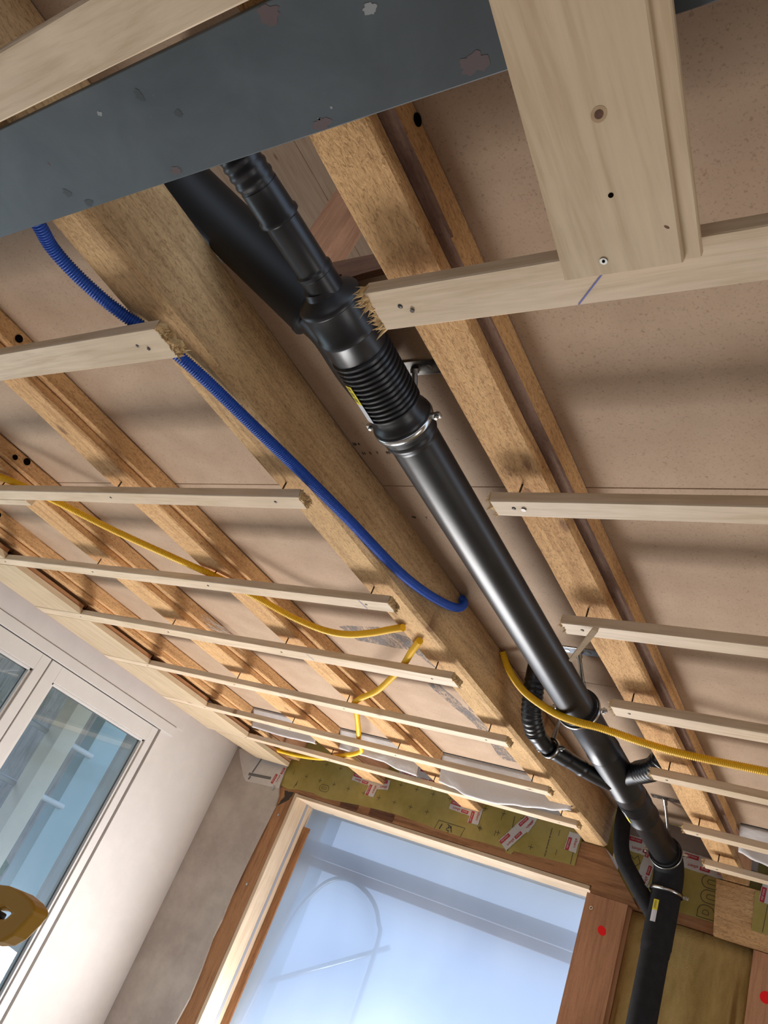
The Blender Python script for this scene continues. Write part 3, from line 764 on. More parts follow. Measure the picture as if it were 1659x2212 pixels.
for k in range(14):
    x = -3.019 + .1045 * k + (.005 if k > 3 else 0)
    if x < -1.40 and not (-2.15 < x < -1.9): cross(x, .806)
    if x < -1.40: cross(x - .0 , .903)
cross(-1.858, .800); cross(-1.578, .785)
link('printed_crosses', bmc, M_ink, k1)
for x, z in ((-3.12, .81), (-1.775, .80), (-1.765, .885), (-1.45, .795), (-1.46, .885)): strip(x, z - .014, x, z + .014, .0022, k1, M_ink)
strip(-3.07, .745, -3.075, .722, .003, k1, M_ink); onk('i', .045, -3.066, .752, 0)
# stadium outline
def outline(pts, w, par, mat, y=3.7917, name='printed_outline', closed=True):
    b = bmesh.new(); n = len(pts)
    for k in range(n if closed else n - 1):
        (a, c), (d, e_) = pts[k], pts[(k + 1) % n]
        v = Vector((d - a, 0, e_ - c)); nn = Vector((-v.z, 0, v.x)).normalized() * w / 2
        A, B = Vector((a, y, c)), Vector((d, y, e_)); ex = v.normalized() * w * .3
        b.faces.new([b.verts.new(p) for p in (A - nn - ex, B - nn + ex, B + nn + ex, A + nn - ex)])
    return link(name, b, mat, par)
def stadium(cx, cz, hw, hh, rot=0.0):
    out = []
    for k in range(10): a = -math.pi / 2 + math.pi * k / 9; out.append((hw - hh + math.cos(a) * hh, math.sin(a) * hh))
    for k in range(10): a = math.pi / 2 + math.pi * k / 9; out.append((-(hw - hh) + math.cos(a) * hh, math.sin(a) * hh))
    c, s = math.cos(rot), math.sin(rot)
    return [(cx + p * c - q * s, cz + p * s + q * c) for p, q in out]
outline(stadium(-2.865, .771, .033, .019), .002, k1, M_ink); outline(stadium(-2.865, .771, .018, .0055), .0018, k1, M_ink)
outline([(-2.105, .738), (-2.095, .783), (-1.940, .781), (-1.950, .736)], .0026, k1, M_ink, closed=False)
onk('Ar', .040, -2.028, .757, -math.pi / 2); strip(-2.078, .742, -2.070, .770, .006, k1, M_ink); strip(-2.006, .742, -2.018, .772, .005, k1, M_ink)
onk("l'amont de l'amont de 10 mm", .0115, -1.499, .830, -math.pi / 2)
strip(-1.70, .905, -1.686, .735, .003, k1, M_ink); strip(-1.373, .86, -1.371, .762, .0026, k1, M_ink)
k2 = khaki('membrane_sheet', [(-1.16, .705), (-.735, .705), (-.745, .93), (-1.16, .95)], 3.806, 'olive membrane with outlined capitals behind the vertical drain pipe')
for s_, z in (('R', .738), ('0', .800), ('0', .862)):
    pass
def letter_R(cx, cz, h):
    pass
outline([(-.802, .712), (-.735, .712)], .0026, k2, M_ink, 3.8052, closed=False)
outline([(-.802, .712), (-.802, .742), (-.795, .757), (-.780, .764), (-.763, .764), (-.745, .757), (-.738, .745)], .0026, k2, M_ink, 3.8052, closed=False)
outline([(-.782, .728), (-.782, .738), (-.776, .745), (-.766, .745), (-.758, .738), (-.758, .727)], .0022, k2, M_ink, 3.8052)
outline(stadium(-.755, .800, .045, .026), .0026, k2, M_ink, 3.8052); outline(stadium(-.755, .800, .022, .009), .0022, k2, M_ink, 3.8052)
outline(stadium(-.760, .860, .045, .026), .0026, k2, M_ink, 3.8052); outline(stadium(-.760, .860, .022, .009), .0022, k2, M_ink, 3.8052)
outline([(-1.125, .885), (-1.10, .865), (-1.085, .885), (-1.07, .855), (-1.09, .835), (-1.075, .81)], .0024, k2, M_ink, 3.8052, closed=False)
k3 = khaki('membrane_sheet', [(-.585, .715), (.3, .715), (.3, .868), (-.590, .868)], 3.7695, 'khaki membrane stapled on the orange timber block at the right edge')
strip(-.545, .72, -.538, .84, .002, k3, M_ink, 3.769)
# white repair patch with dark grey lines in the far left corner
p1 = linky('white_patch', torn([(-3.60, .845), (-3.47, .70), (-3.43, .675), (-3.168, .695), (-3.172, .73), (-3.20, .895), (-3.40, .90), (-3.50, .905)], .003, .04, 6), .002, 3.7815, M_tape, label='white taped patch with dark grey strokes in the far left corner under the ceiling', cat='patch')
strip(-3.435, .722, -3.255, .735, .017, p1, M_dark_tape, 3.7808, 'grey_stroke'); strip(-3.412, .735, -3.385, .85, .011, p1, M_dark_tape, 3.7806, 'grey_stroke')
strip(-3.418, .690, -3.412, .712, .012, p1, M_dark_tape, 3.7806, 'grey_stroke'); strip(-3.212, .675, -3.204, .705, .016, p1, M_greyline, 3.7806, 'grey_stroke')

# printed adhesive tape: white with red blocks
def tape(name_lab, x, z, L, ang, wd=.055, y=3.790, seed=0, parent=None, phase=0.0):
    rg = random.Random(seed); c, s = math.cos(ang), math.sin(ang)
    def W_(p, q): return (x + p * c - q * s, z + p * s + q * c)
    out = torn([(-L / 2, -wd / 2), (L / 2, -wd / 2), (L / 2, wd / 2), (-L / 2, wd / 2)], .0012, .012, seed)
    t = link('adhesive_tape', poly([W_(p, q) for p, q in out], .0008, 'y', y), M_tape, label=name_lab, cat='tape', group='printed adhesive tape on the far wall')
    up = facing((0, -1, 0), ang + math.pi)
    p = -L / 2 + .03 + phase; k = 0
    while p < L / 2 - .015:
        hw = min(.030, (L / 2 - p) * .8)
        if k % 2 == 0:
            q0 = wd * .28
            b = bmesh.new(); b.faces.new([b.verts.new((W_(a, q)[0], y - .0004, W_(a, q)[1])) for a, q in ((p - hw, q0 - .009), (p + hw, q0 - .009), (p + hw, q0 + .009), (p - hw, q0 + .009))])
            link('red_block', b, M_red, t)
            w = W_(p, q0); text('tape_lettering', 'winco plus' if hw > .028 else 'plus', .0135 if hw > .028 else .015, (w[0], y - .0008, w[1]), up, M_tape, t, .78)
            w = W_(p + .012, -wd * .25); text('tape_lettering', 'albert', .019, (w[0], y - .0006, w[1]), up, M_red, t)
        else:
            q0 = -wd * .25
            b = bmesh.new(); b.faces.new([b.verts.new((W_(a, q)[0], y - .0004, W_(a, q)[1])) for a, q in ((p - hw * .7, q0 - .008), (p + hw * .7, q0 - .008), (p + hw * .7, q0 + .008), (p - hw * .7, q0 + .008))])
            link('red_block', b, M_red, t)
            w = W_(p, q0); text('tape_lettering', 'winco', .0135, (w[0], y - .0008, w[1]), up, M_tape, t, .9)
        p += .062; k += 1
    return t
HP = math.pi / 2
tape('printed white tape piece lying level left of the upright scrap under joist three', -1.995, .872, .13, -.05, .045, 3.7900, 1)
tape('short upright printed tape scrap beside the boxed letter A', -1.905, .855, .085, HP, .060, 3.7890, 2)
tape('long slanted printed tape scrap over the membrane joint', -1.665, .832, .19, .98, .062, 3.7885, 3)
tape('upright tape scrap at the top of the membrane joint', -1.62, .89, .08, 1.25, .05, 3.7895, 13)
tape('upright printed tape scrap at the right end of the khaki membrane', -1.385, .860, .085, 1.52, .058, 3.7885, 4)
tape('level printed tape strip left of the three way tape scrap', -2.64, .876, .13, -.03, .042, 3.7900, 5)
tape('downward leg of the three way tape scrap near joist two', -2.552, .845, .09, 1.5, .060, 3.7892, 6)
tape('right leg of the three way tape scrap near joist two', -2.492, .880, .075, .16, .055, 3.7886, 7)
tape('upright printed tape along the right side of the white corner patch', -3.205, .800, .19, 1.42, .052, 3.7800, 8)
tape('level printed tape along the top of the white corner patch', -3.32, .885, .21, -.02, .048, 3.7796, 9)
tape('printed tape strip between elbow and right joist above the olive membrane', -.93, .925, .42, -.03, .070, 3.8040, 10)
tape('crinkled upright tape behind the vertical pipe on the olive membrane', -1.04, .83, .17, 1.45, .055, 3.8036, 11)
tape('printed tape scrap on the khaki membrane at the right edge', -.545, .868, .075, 1.5, .05, 3.7685, 12)
tape('printed tape under the white cloth between joist three and the deep beam', -1.6, .975, .5, -.02, .09, 3.7895, 14)
tape('printed tape under the white cloth between joists two and three', -2.2, .985, .45, -.02, .09, 3.7895, 15)
tape('printed tape behind the right white cloth', -.35, .95, .4, -.02, .09, 3.8035, 16)
# grey board lining above the olive membrane
box('lining_board', plain('grey_lining_board', (.30, .25, .22), .8, 0, .2, .1, 20), -1.21, -.60, 3.8075, 3.83, .955, 1.058, 0, label='grey brown lining board high on the wall behind the drain elbow', cat='board')

# white cloth hanging in front of the cavity at the end of each bay
def cloth(x0, x1, low, label, seed):
    b = bmesh.new(); NX = 40; NZ = 14; V = []
    for i in range(NX + 1):
        u = i / NX; x = x0 + (x1 - x0) * u
        # lower edge profile
        for (ua, za), (ub, zb) in zip(low, low[1:]):
            if ua <= u <= ub + 1e-6:
                f = (u - ua) / (ub - ua); f = f * f * (3 - 2 * f); zl = za + (zb - za) * f; break
        col = []
        for j in range(NZ + 1):
            v = j / NZ; z = .955 + (zl - .955) * v
            bulge = .020 * math.sin(v * math.pi) + .05 * v * v + .010 * noise.noise(Vector((u * 6, v * 2, seed))) * v
            col.append(b.verts.new((x, 3.215 + bulge, z)))
        # rolled hem
        for k in range(1, 7):
            a = math.pi * k / 6; col.append(b.verts.new((x, 3.215 + .05 + .010 * noise.noise(Vector((u * 6, 2, seed))) + .008 - .008 * math.cos(a), zl - .007 * math.sin(a))))
        V.append(col)
    for i in range(NX):
        for j in range(len(V[0]) - 1): b.faces.new((V[i][j], V[i + 1][j], V[i + 1][j + 1], V[i][j + 1]))
    o = link('vapour_cloth', b, M_cloth, smooth=True, label=label, cat='cloth', group='white cloths closing the ceiling bays')
    md = o.modifiers.new('s', 'SOLIDIFY'); md.thickness = .0015; return o
cloth(-3.10, -2.636, [(0, .875), (.5, .868), (1, .872)], 'white cloth closing the bay between joists one and two', 1)
cloth(-2.48, -1.994, [(0, .880), (.3, .876), (.55, .872), (.8, .852), (1, .846)], 'white cloth closing the bay between joists two and three', 2)
cloth(-1.872, -1.236, [(0, .846), (.12, .838), (.25, .817), (.45, .817), (.65, .835), (.85, .852), (1, .872)], 'sagging white cloth closing the bay between joist three and the deep beam', 3)
cloth(-.585, .02, [(0, .880), (.1, .862), (.3, .840), (.6, .828), (1, .85)], 'white cloth closing the bay right of the right joist', 4)
# dark strip where the boards meet the cloth
for x0, x1 in ((-3.10, -2.65), (-2.47, -2.0), (-1.86, -1.245), (-.58, .02)):
    link('seam_strip', poly([(x0, 3.196), (x1, 3.196), (x1, 3.204), (x0, 3.204)], .004, 'z', .9525), plain('dark_seam', (.09, .085, .085), .7), label='thin dark seam strip above the white cloth ' + {-3.10: 'between joists one and two', -2.47: 'between joists two and three', -1.86: 'left of the deep beam', -.58: 'right of the right joist'}[x0], cat='seam strip', group='dark seam strips')
# orange insulating block sides in the cavity seen below the cloths
# ================================================================== PIPES
def ax_main(y): return Vector((-.92, y, .9723 - .0254 * y))
def along(y0, y1, st, name, mat, label, cat, segs=40, par=None):
    p0, p1 = ax_main(y0), ax_main(y1)
    return smooth_angle(link(name, axis_tube(p0, p1, st, segs), mat, par, label=label, cat=cat) if label else link(name, axis_tube(p0, p1, st, segs), mat, par), 40)
def ribs(a, b, r0, r1, n):
    out = []; p = (b - a) / n
    for k in range(n):
        s = a + k * p
        out += [(s + .08 * p, r0), (s + .28 * p, r1), (s + .60 * p, r1), (s + .80 * p, r0)]
    return out
ps = 0.0
# small feed pipe with bend
M_ax = ax_main(.40)
small = curve_pts([(-.995, .285, 1.12), (-.982, .290, 1.06), (-.958, .318, 1.008), (-.938, .355, .975), (-.926, .40, .9635), (-.922, .44, .9615)], .004)
rad = []
for k, p in enumerate(small):
    rad.append(.0325 + (.0022 if (.25 < k / len(small) < .95 and k % 4 in (1, 2)) else 0))
t = smooth_angle(link('flexible_bend', sweep(small, rad, 28), M_pipe, label='black ribbed pipe bend disappearing behind the steel beam above the reducer', cat='pipe bend'), 50)
p0 = Vector((-.922, .43, .9612)); p1 = Vector((-.914, .655, .9575))
t = smooth_angle(link('feed_pipe', axis_tube(p0, p1, [(0, .033), (.052, .0335), (.056, .0365), (.062, .0365), (.066, .0310), (.165, .0310), (.169, .0345), (.176, .0345), (.178, .0325), (.225, .0325)], 32), M_pipe, label='thin black drain pipe with raised collars entering the top of the reducer', cat='pipe'), 40)
# eccentric reducer and ribbed long socket
red = along(.632, .74, [(0, .034), (.012, .037), (.020, .050), (.026, .0580), (.030, .0610), (.036, .0610), (.039, .0580), (.092, .0575), (.096, .0605), (.106, .0605)], 'pipe_reducer', M_pipe, 'black reducer where the thin pipe widens beside the broken batten', 'pipe reducer')
soc = along(.738, .975, [(0, .0600), (.004, .0575), (.040, .0575)] + ribs(.045, .198, .0560, .0605, 13) + [(.205, .0570), (.218, .0575), (.224, .0625), (.232, .0640), (.237, .0640)], 'ribbed_socket', M_pipe, 'long black ribbed pipe socket with a yellow and white label', 'pipe socket')
# labels follow the pipe skin
def pipe_label(yc0, yc1, a0, a1, r, parent, mats, base=ax_main, name='product_label'):
    b = bmesh.new(); NA = 6
    def pt(y, a): c = base(y); return c + Vector((math.cos(a) * r, 0, math.sin(a) * r))
    ys = [yc0, yc0 + (yc1 - yc0) * .5, yc1]
    G = [[b.verts.new(pt(y, a0 + (a1 - a0) * k / NA)) for k in range(NA + 1)] for y in ys]
    for i in range(2):
        for k in range(NA):
            f = b.faces.new((G[i][k], G[i][k + 1], G[i + 1][k + 1], G[i + 1][k])); f.material_index = i
    o = link(name, b, mats, parent)
    c = bmesh.new(); n = 13
    for k in range(n):
        if k in (3, 8): continue
        ya = yc0 + (yc1 - yc0) * (.04 + .40 * k / n); yb = ya + (yc1 - yc0) * .016
        def q(y, a): cc = base(y); return cc + Vector((math.cos(a) * (r + .0004), 0, math.sin(a) * (r + .0004)))
        c.faces.new([c.verts.new(q(y, a)) for y, a in ((ya, a0 + (a1 - a0) * .2), (ya, a0 + (a1 - a0) * .75), (yb, a0 + (a1 - a0) * .75), (yb, a0 + (a1 - a0) * .2))])
    link('barcode', c, M_ink, o)
    return o
pipe_label(.825, .925, math.radians(236), math.radians(254), .0618, soc, [M_label_y, M_label_w])
# coupling end under the clamp and the long straight pipe
along(.965, 1.035, [(0, .0600), (.005, .0610), (.040, .0610), (.044, .0575), (.050, .0595), (.056, .0595), (.060, .0565), (.068, .0555)], 'pipe_collar', M_pipe, 'black collar below the first silver clamp', 'pipe collar')
along(1.03, 2.27, [(0, .0550), (1.24, .0550)], 'drain_pipe', M_pipe, 'long straight glossy black drain pipe in the middle', 'pipe')
along(2.262, 2.585, [(0, .0640), (.006, .0645), (.012, .0600), (.018, .0555), (.312, .0555), (.316, .0585), (.323, .0585)], 'drain_pipe', M_pipe2, 'dusty black drain pipe section crossed by the yellow conduit', 'pipe')
wy = along(2.583, 2.912, [(0, .0560), (.004, .0575), (.315, .0575), (.318, .0600), (.326, .0600), (.329, .0570)], 'wye_fitting', M_pipe, 'black branch fitting with a ribbed stub pointing right', 'pipe fitting')
pipe_label(2.74, 2.82, math.radians(236), math.radians(250), .0580, wy, [M_label_w, M_label_w])
bp0, bp1 = Vector((-.915, 2.80, .900)), Vector((-.775, 2.665, .903))
L = (bp1 - bp0).length
smooth_angle(link('branch_stub', axis_tube(bp0, bp1, [(0, .037), (L * .62, .037)] , 28), M_pipe, wy), 40)
el = curve_pts([bp0 + (bp1 - bp0) * .6, bp1, (-.748, 2.635, .915), (-.728, 2.612, .95), (-.722, 2.602, 1.01), (-.722, 2.60, 1.058)], .004)
smooth_angle(link('ribbed_elbow', sweep(el, [.0365 + (.0030 if k % 4 in (1, 2) and k < 34 else 0) for k in range(len(el))], 28), M_pipe, label='black ribbed elbow rising right of the branch fitting', cat='pipe bend'), 50)
cpl = along(2.908, 3.182, [(0, .0575), (.003, .0580), (.07, .0580)] + ribs(.075, .165, .0560, .0600, 9) + [(.170, .0580), (.262, .0580), (.265, .0605), (.272, .0605), (.274, .0570)], 'ribbed_coupling', M_pipe, 'black expansion coupling with fine ribs and a yellow label', 'pipe coupling')
pipe_label(3.02, 3.13, math.radians(236), math.radians(250), .0604, cpl, [M_label_w, M_label_y])
along(3.178, 3.585, [(0, .0550), (.407, .0550)], 'drain_pipe', M_pipe, 'short matt black drain pipe before the last clamp and elbow', 'pipe')
# elbow into the vertical pipe
VX, VY = -.912, 3.700
elb = curve_pts([ax_main(3.57), ax_main(3.615), (-.919, 3.655, .868), (-.916, 3.688, .838), (-.914, 3.699, .798), (-.913, VY, .755), (-.912, VY, .742)], .006)
smooth_angle(link('foam_elbow', sweep(elb, [.060 + (.003 if k < 4 or k > len(elb) - 4 else .002) for k in range(len(elb))], 32), M_foam, label='black foam wrapped elbow where the drain pipe turns down', cat='pipe elbow'), 40)
vt = link('vertical_branch', axis_tube((VX, VY, .745), (VX, VY, -1), [(0, .061), (.205, .061), (.212, .0615), (.222, .059), (.245, .058)], 36), M_foam, label='black branch fitting on the vertical pipe with yellow barcode label', cat='pipe fitting'); smooth_angle(vt, 40)
smooth_angle(link('vertical_pipe', axis_tube((VX, VY, .506), (VX, VY, -1.55), [(0, .0562), (2.05, .0562)], 36), M_foam, label='black vertical drain pipe running down the far wall', cat='pipe'), 40)
# label on vertical branch
def vbase(r):
    return r
b = bmesh.new(); NA = 6
def vp(z, a, r=.0618): return Vector((VX + math.cos(a) * r, VY + math.sin(a) * r, z))
a0, a1 = math.radians(-118), math.radians(-96)
zs = [.697, .655, .610]
G = [[b.verts.new(vp(z, a0 + (a1 - a0) * k / NA)) for k in range(NA + 1)] for z in zs]
for i in range(2):
    for k in range(NA): f = b.faces.new((G[i][k], G[i][k + 1], G[i + 1][k + 1], G[i + 1][k])); f.material_index = i
lb = link('product_label', b, [M_label_y, M_label_w], vt)
b = bmesh.new()
for k in range(11):
    za = .692 - .0028 * k
    b.faces.new([b.verts.new(vp(z, a, .0622)) for z, a in ((za, a0 + .08), (za, a0 + .25), (za - .0012, a0 + .25), (za - .0012, a0 + .08))])
link('barcode', b, M_ink, lb)
# foam sleeved side pipe
fs = curve_pts([(-1.150, 3.690, 1.055), (-1.148, 3.690, .98), (-1.138, 3.692, .90), (-1.125, 3.694, .855), (-1.098, 3.696, .810), (-1.03, 3.698, .735), (-.955, 3.70, .655), (-.925, 3.70, .625)], .008)
smooth_angle(link('foam_sleeved_pipe', sweep(fs, .0350, 26), M_foam, label='black foam sleeved side pipe slanting into the vertical pipe', cat='pipe'), 40)
# small branch pipe from the ceiling running beside the beam
sb = curve_pts([(-1.098, 2.285, 1.058), (-1.098, 2.295, 1.01), (-1.100, 2.320, .955), (-1.103, 2.365, .895), (-1.100, 2.42, .862)], .004)
smooth_angle(link('flexible_bend', sweep(sb, [.0335 + (.0022 if k % 4 in (1, 2) and k > 14 else 0) for k in range(len(sb))], 26), M_pipe, label='small black ribbed bend dropping from the ceiling beside the deep beam', cat='pipe bend'), 50)
sc_ = [Vector(p) for p in ((-1.100, 2.415, .862), (-1.088, 2.478, .851), (-1.075, 2.515, .850), (-1.03, 2.61, .853), (-.99, 2.70, .857), (-.945, 2.79, .865))]
rr_ = []
cp = curve_pts(sc_, .006)
for k in range(len(cp)):
    rr_.append(.0275 + (.0045 if k < 4 else .0022 if k < 12 else .002 if 20 < k < 32 else .0025 if k in (44, 45) else 0))
smooth_angle(link('branch_pipe', sweep(cp, rr_, 26), M_pipe, label='small black pipe slanting from the bend to the main drain pipe', cat='pipe'), 40)
# large pipe coming down through the hole in the floor above
big = [Vector((-1.372, .395, 1.205)), Vector((-1.033, .733, 1.022))]
d = (big[1] - big[0]); Ln = d.length
smooth_angle(link('inlet_pipe', axis_tube(big[0], big[1], [(0, .0580), (Ln - .012, .0580), (Ln - .008, .0600), (Ln, .0600)], 36), M_pipe3, label='large dusty black pipe coming down through the floor hole behind the reducer', cat='pipe'), 40)
smooth_angle(link('inlet_pipe', sweep(curve_pts([big[1] - d.normalized() * .01, big[1] + d.normalized() * .05, (-.995, .86, .998), (-.985, .94, .996)], .01), .050, 28), M_pipe, label='narrower black pipe continuing behind the ribbed socket', cat='pipe'), 40)

# clamps
def clamp(c, axis, r, rodtop, label, w=.013, ears=True, plate=True, lean=0.0, earang=0.0, rodname='hanger_rod'):
    c = Vector(c); axis = Vector(axis).normalized()
    t = empty('pipe_clamp', c, label=label, cat='pipe clamp', group=None)
    up = Vector((0, 0, 1)) if abs(axis.z) < .7 else Vector((0, 1, 0)); up = (up - axis * up.dot(axis)).normalized(); sd = axis.cross(up)
    b = bmesh.new(); n = 48; secs = [(r + .0045, -w / 2), (r + .0058, -w * .3), (r + .0062, 0), (r + .0058, w * .3), (r + .0045, w / 2), (r + .0036, w / 2), (r + .0036, -w / 2)]
    R_ = [[b.verts.new(c + (up * math.cos(6.28319 * k / n) + sd * math.sin(6.28319 * k / n)) * q + axis * h) for q, h in secs] for k in range(n)]
    for k in range(n):
        for j in range(len(secs)): b.faces.new((R_[k][j], R_[(k + 1) % n][j], R_[(k + 1) % n][(j + 1) % len(secs)], R_[k][(j + 1) % len(secs)]))
    bmesh.ops.recalc_face_normals(b, faces=b.faces)
    link('clamp_band', b, M_zinc, t, smooth=True)
    b = bmesh.new(); secs = [(r + .0001, -w * .8), (r + .0042, -w * .8), (r + .0042, w * .8), (r + .0001, w * .8)]
    R_ = [[b.verts.new(c + (up * math.cos(6.28319 * k / n) + sd * math.sin(6.28319 * k / n)) * q + axis * h) for q, h in secs] for k in range(n)]
    for k in range(n):
        for j in range(4): b.faces.new((R_[k][j], R_[(k + 1) % n][j], R_[(k + 1) % n][(j + 1) % 4], R_[k][(j + 1) % 4]))
    bmesh.ops.recalc_face_normals(b, faces=b.faces)
    link('rubber_lining', b, M_rubber, t, smooth=True)
    if ears:
        ce, se = math.cos(earang), math.sin(earang)
        for s in (-1, 1):
            dirv = (sd * ce + up * se) * s
            e0 = c + dirv * (r + .015)
            upn = (up * ce - sd * se)
            b = bmesh.new(); V = []
            for a in (-1, 1):
                for bb in (-1, 1):
                    for cc in (-1, 1): V.append(b.verts.new(e0 + dirv * a * .011 + axis * bb * w * .55 + upn * cc * .0042))
            bmesh.ops.convex_hull(b, input=V); bmesh.ops.bevel(b, geom=list(b.edges), offset=.0012, segments=2, affect='EDGES')
            ear = link('clamp_ear', b, M_zinc, t)
            b = axis_tube(e0 + dirv * .002 - upn * .011, e0 + dirv * .002 + upn, [(0, .0035), (.002, .0052), (.0055, .0052), (.0056, .0030), (.020, .0030)], 14)
            link('clamp_bolt', b, M_zinc2, ear)
    if rodtop:
        top = Vector(rodtop); st = c + up * (r + .004)
        if (top - st).length > .012:
            L = (top - st).length
            link(rodname, axis_tube(st, top, [(0, .0085), (L * .2, .0085), (L * .205, .0062), (L * .84, .0062), (L * .845, .0095), (L, .0095)], 16), M_zinc2, t); smooth_angle(bpy.data.objects[t.children[-1].name] if False else [c for c in t.children if c.name.startswith(rodname)][-1], 40)
    if plate and rodtop:
        b = bmesh.new(); bx(b, top.x - .055, top.x + .095, top.y - .020, top.y + .020, top.z, top.z + .0035, .001)
        pl = link('fixing_plate', b, M_zinc, t)
        for k in (-.038, .032, .070):
            b = bmesh.new(); disc(b, (top.x + k, top.y + .002, top.z), (0, 0, -1), .0085, .0014); sc2 = link('plate_screw', b, M_zinc2, pl)
    return t
Ya = Vector((0, 1, -.0254))
clamp(ax_main(.981), Ya, .0610, (-.915, .938, 1.0565), 'silver pipe clamp with hanger plate at the lower end of the ribbed socket', earang=.15)
clamp(ax_main(2.280), Ya, .0645, (-.922, 2.168, 1.0565), 'silver pipe clamp at mid length under the bright fixing plate', earang=.12)
clamp(ax_main(3.600), Ya, .0640, (-.925, 3.446, 1.0565), 'dull pipe clamp at the far end of the horizontal run above the elbow', w=.012, earang=.1)
clamp((VX, VY, .747), (0, 0, -1), .0632, None, 'silver clamp around the top of the vertical pipe with two bolted ears', w=.011, plate=False, earang=math.radians(8))
clamp((-1.072, 2.513, .850), (.30, .9, .02), .0305, (-1.065, 2.513, 1.0565), 'small silver clamp on the thin branch pipe beside the beam', w=.011, plate=False, earang=.1)

# ================================================================== CONDUITS
def conduit(name, pts, r, mat, label, cat, pitch=.0045, segs=14):
    step = pitch / 4
    P = curve_pts(pts, step)
    rad = [r if k % 4 in (0, 1) else r * .82 for k in range(len(P))]
    return smooth_angle(link(name, sweep(P, rad, segs), mat, label=label, cat=cat), 70)
conduit('blue_conduit', [(-1.300, .10, .862), (-1.318, .24, .861), (-1.339, .336, .861), (-1.357, .385, .861), (-1.358, .44, .861), (-1.345, .505, .861), (-1.322, .560, .861), (-1.297, .600, .861), (-1.268, .680, .861), (-1.247, .760, .8605),
        (-1.222, .903, .861), (-1.2125, 1.057, .873), (-1.209, 1.261, .891), (-1.209, 1.507, .911), (-1.209, 1.665, .937), (-1.206, 1.796, .972), (-1.200, 1.862, .999), (-1.202, 1.888, 1.030), (-1.222, 1.895, 1.050)], .0135, M_blue,
        'blue corrugated conduit lying along the side of the deep beam', 'conduit', .0052, 16)
yz = .8605
conduit('yellow_conduit', [(-2.90, .86, yz), (-2.622, 1.013, yz), (-2.519, 1.062, yz), (-2.446, 1.109, yz), (-2.358, 1.186, yz), (-2.21, 1.345, yz), (-2.03, 1.498, yz), (-1.920, 1.590, yz), (-1.83, 1.696, yz), (-1.754, 1.800, yz), (-1.664, 1.862, yz), (-1.567, 1.869, yz),
        (-1.451, 1.833, yz), (-1.345, 1.790, yz + .003), (-1.30, 1.775, .866)], .0115, M_yellow, 'yellow corrugated conduit sagging between left edge and deep beam', 'conduit', .0052, 12)
conduit('yellow_conduit', [(-1.28, 1.85, .866), (-1.345, 1.925, yz), (-1.44, 2.045, yz), (-1.535, 2.150, yz), (-1.701, 2.321, yz), (-1.85, 2.44, yz), (-1.930, 2.520, yz), (-1.965, 2.60, yz), (-2.030, 2.72, yz), (-2.13, 2.90, yz), (-2.200, 3.02, yz), (-2.235, 3.10, yz), (-2.275, 3.17, yz), (-2.37, 3.255, yz),
        (-2.515, 3.355, yz), (-2.75, 3.51, yz), (-2.96, 3.585, yz), (-3.13, 3.598, yz), (-3.28, 3.56, yz), (-3.40, 3.50, .868)], .0115, M_yellow, 'yellow corrugated conduit looping from the deep beam to the far left corner', 'conduit', .0052, 12)
conduit('yellow_conduit', [(-1.212, 2.236, 1.050), (-1.186, 2.268, 1.005), (-1.134, 2.272, .955), (-1.073, 2.258, .915), (-.965, 2.215, .862), (-.880, 2.192, .838), (-.802, 2.196, .834), (-.683, 2.255, .836), (-.561, 2.298, .842), (-.373, 2.323, .850), (-.1, 2.34, .861), (.3, 2.35, .862)], .0120, M_yellow,
        'yellow corrugated conduit passing under the black drain pipe to the right edge', 'conduit', .0052, 12)

# printing on the raised board, stains on the left bay
pr = empty('board_print', (-1.17, 1.2, 1.0595), label='small black stamped numbers on the board behind the drain pipe', cat='printed marks')
down = Matrix(((1, 0, 0), (0, -1, 0), (0, 0, -1))).transposed()
dn = Matrix((Vector((1, 0, 0)), Vector((0, -1, 0)), Vector((0, 0, -1)))).transposed()
for s_, x, y in (('20', -1.216, 1.172), ('4', -1.203, 1.172), ('51', -1.207, 1.208), ('5', -1.187, 1.208), ('7', -1.165, 1.208), ('85', -1.132, 1.208), ('98', -1.193, 1.480), ('7', -1.152, 1.481)):
    text('stamped_number', s_, .0125, (x, y, 1.0588), dn, M_ink, pr)
def smear(name, pts, z, par):
    return link(name, poly(torn(pts, .006, .05, len(pts)), .0003, 'z', z), M_stain, par)
st = empty('board_smear', (-1.6, 2.2, .9565), label='grey smeared streaks on the ceiling board left of the deep beam', cat='smear')
for pts in ([(-1.75, 2.02), (-1.55, 1.98), (-1.40, 2.06), (-1.38, 2.16), (-1.50, 2.13), (-1.72, 2.12)], [(-1.50, 2.10), (-1.36, 2.14), (-1.345, 2.45), (-1.40, 2.62), (-1.46, 2.60), (-1.42, 2.35)],
            [(-1.56, 2.40), (-1.50, 2.38), (-1.44, 2.75), (-1.44, 3.10), (-1.52, 3.10), (-1.50, 2.75)], [(-1.42, 2.45), (-1.36, 2.5), (-1.345, 2.9), (-1.38, 3.15), (-1.40, 2.9)]):
    smear('smear_patch', pts, .9566, st)
# cobweb on joist two
def cobweb():
    b = bmesh.new(); rg = random.Random(5)
    for k in range(34):
        a = Vector((-2.462, rg.uniform(2.03, 2.14), rg.uniform(.90, .95))); c = Vector((-2.440 + rg.uniform(-.03, .02), rg.uniform(2.16, 2.36), rg.uniform(.925, .955)))
        sweep([a, (a + c) / 2 + Vector((.004, 0, -.006)), c], .0004, 4, b)
    return b
link('cobweb', cobweb(), plain('cobweb_thread', (.55, .5, .45), .9), kind='stuff', label='dusty cobweb on the side of the second joist from the wall', cat='cobweb')

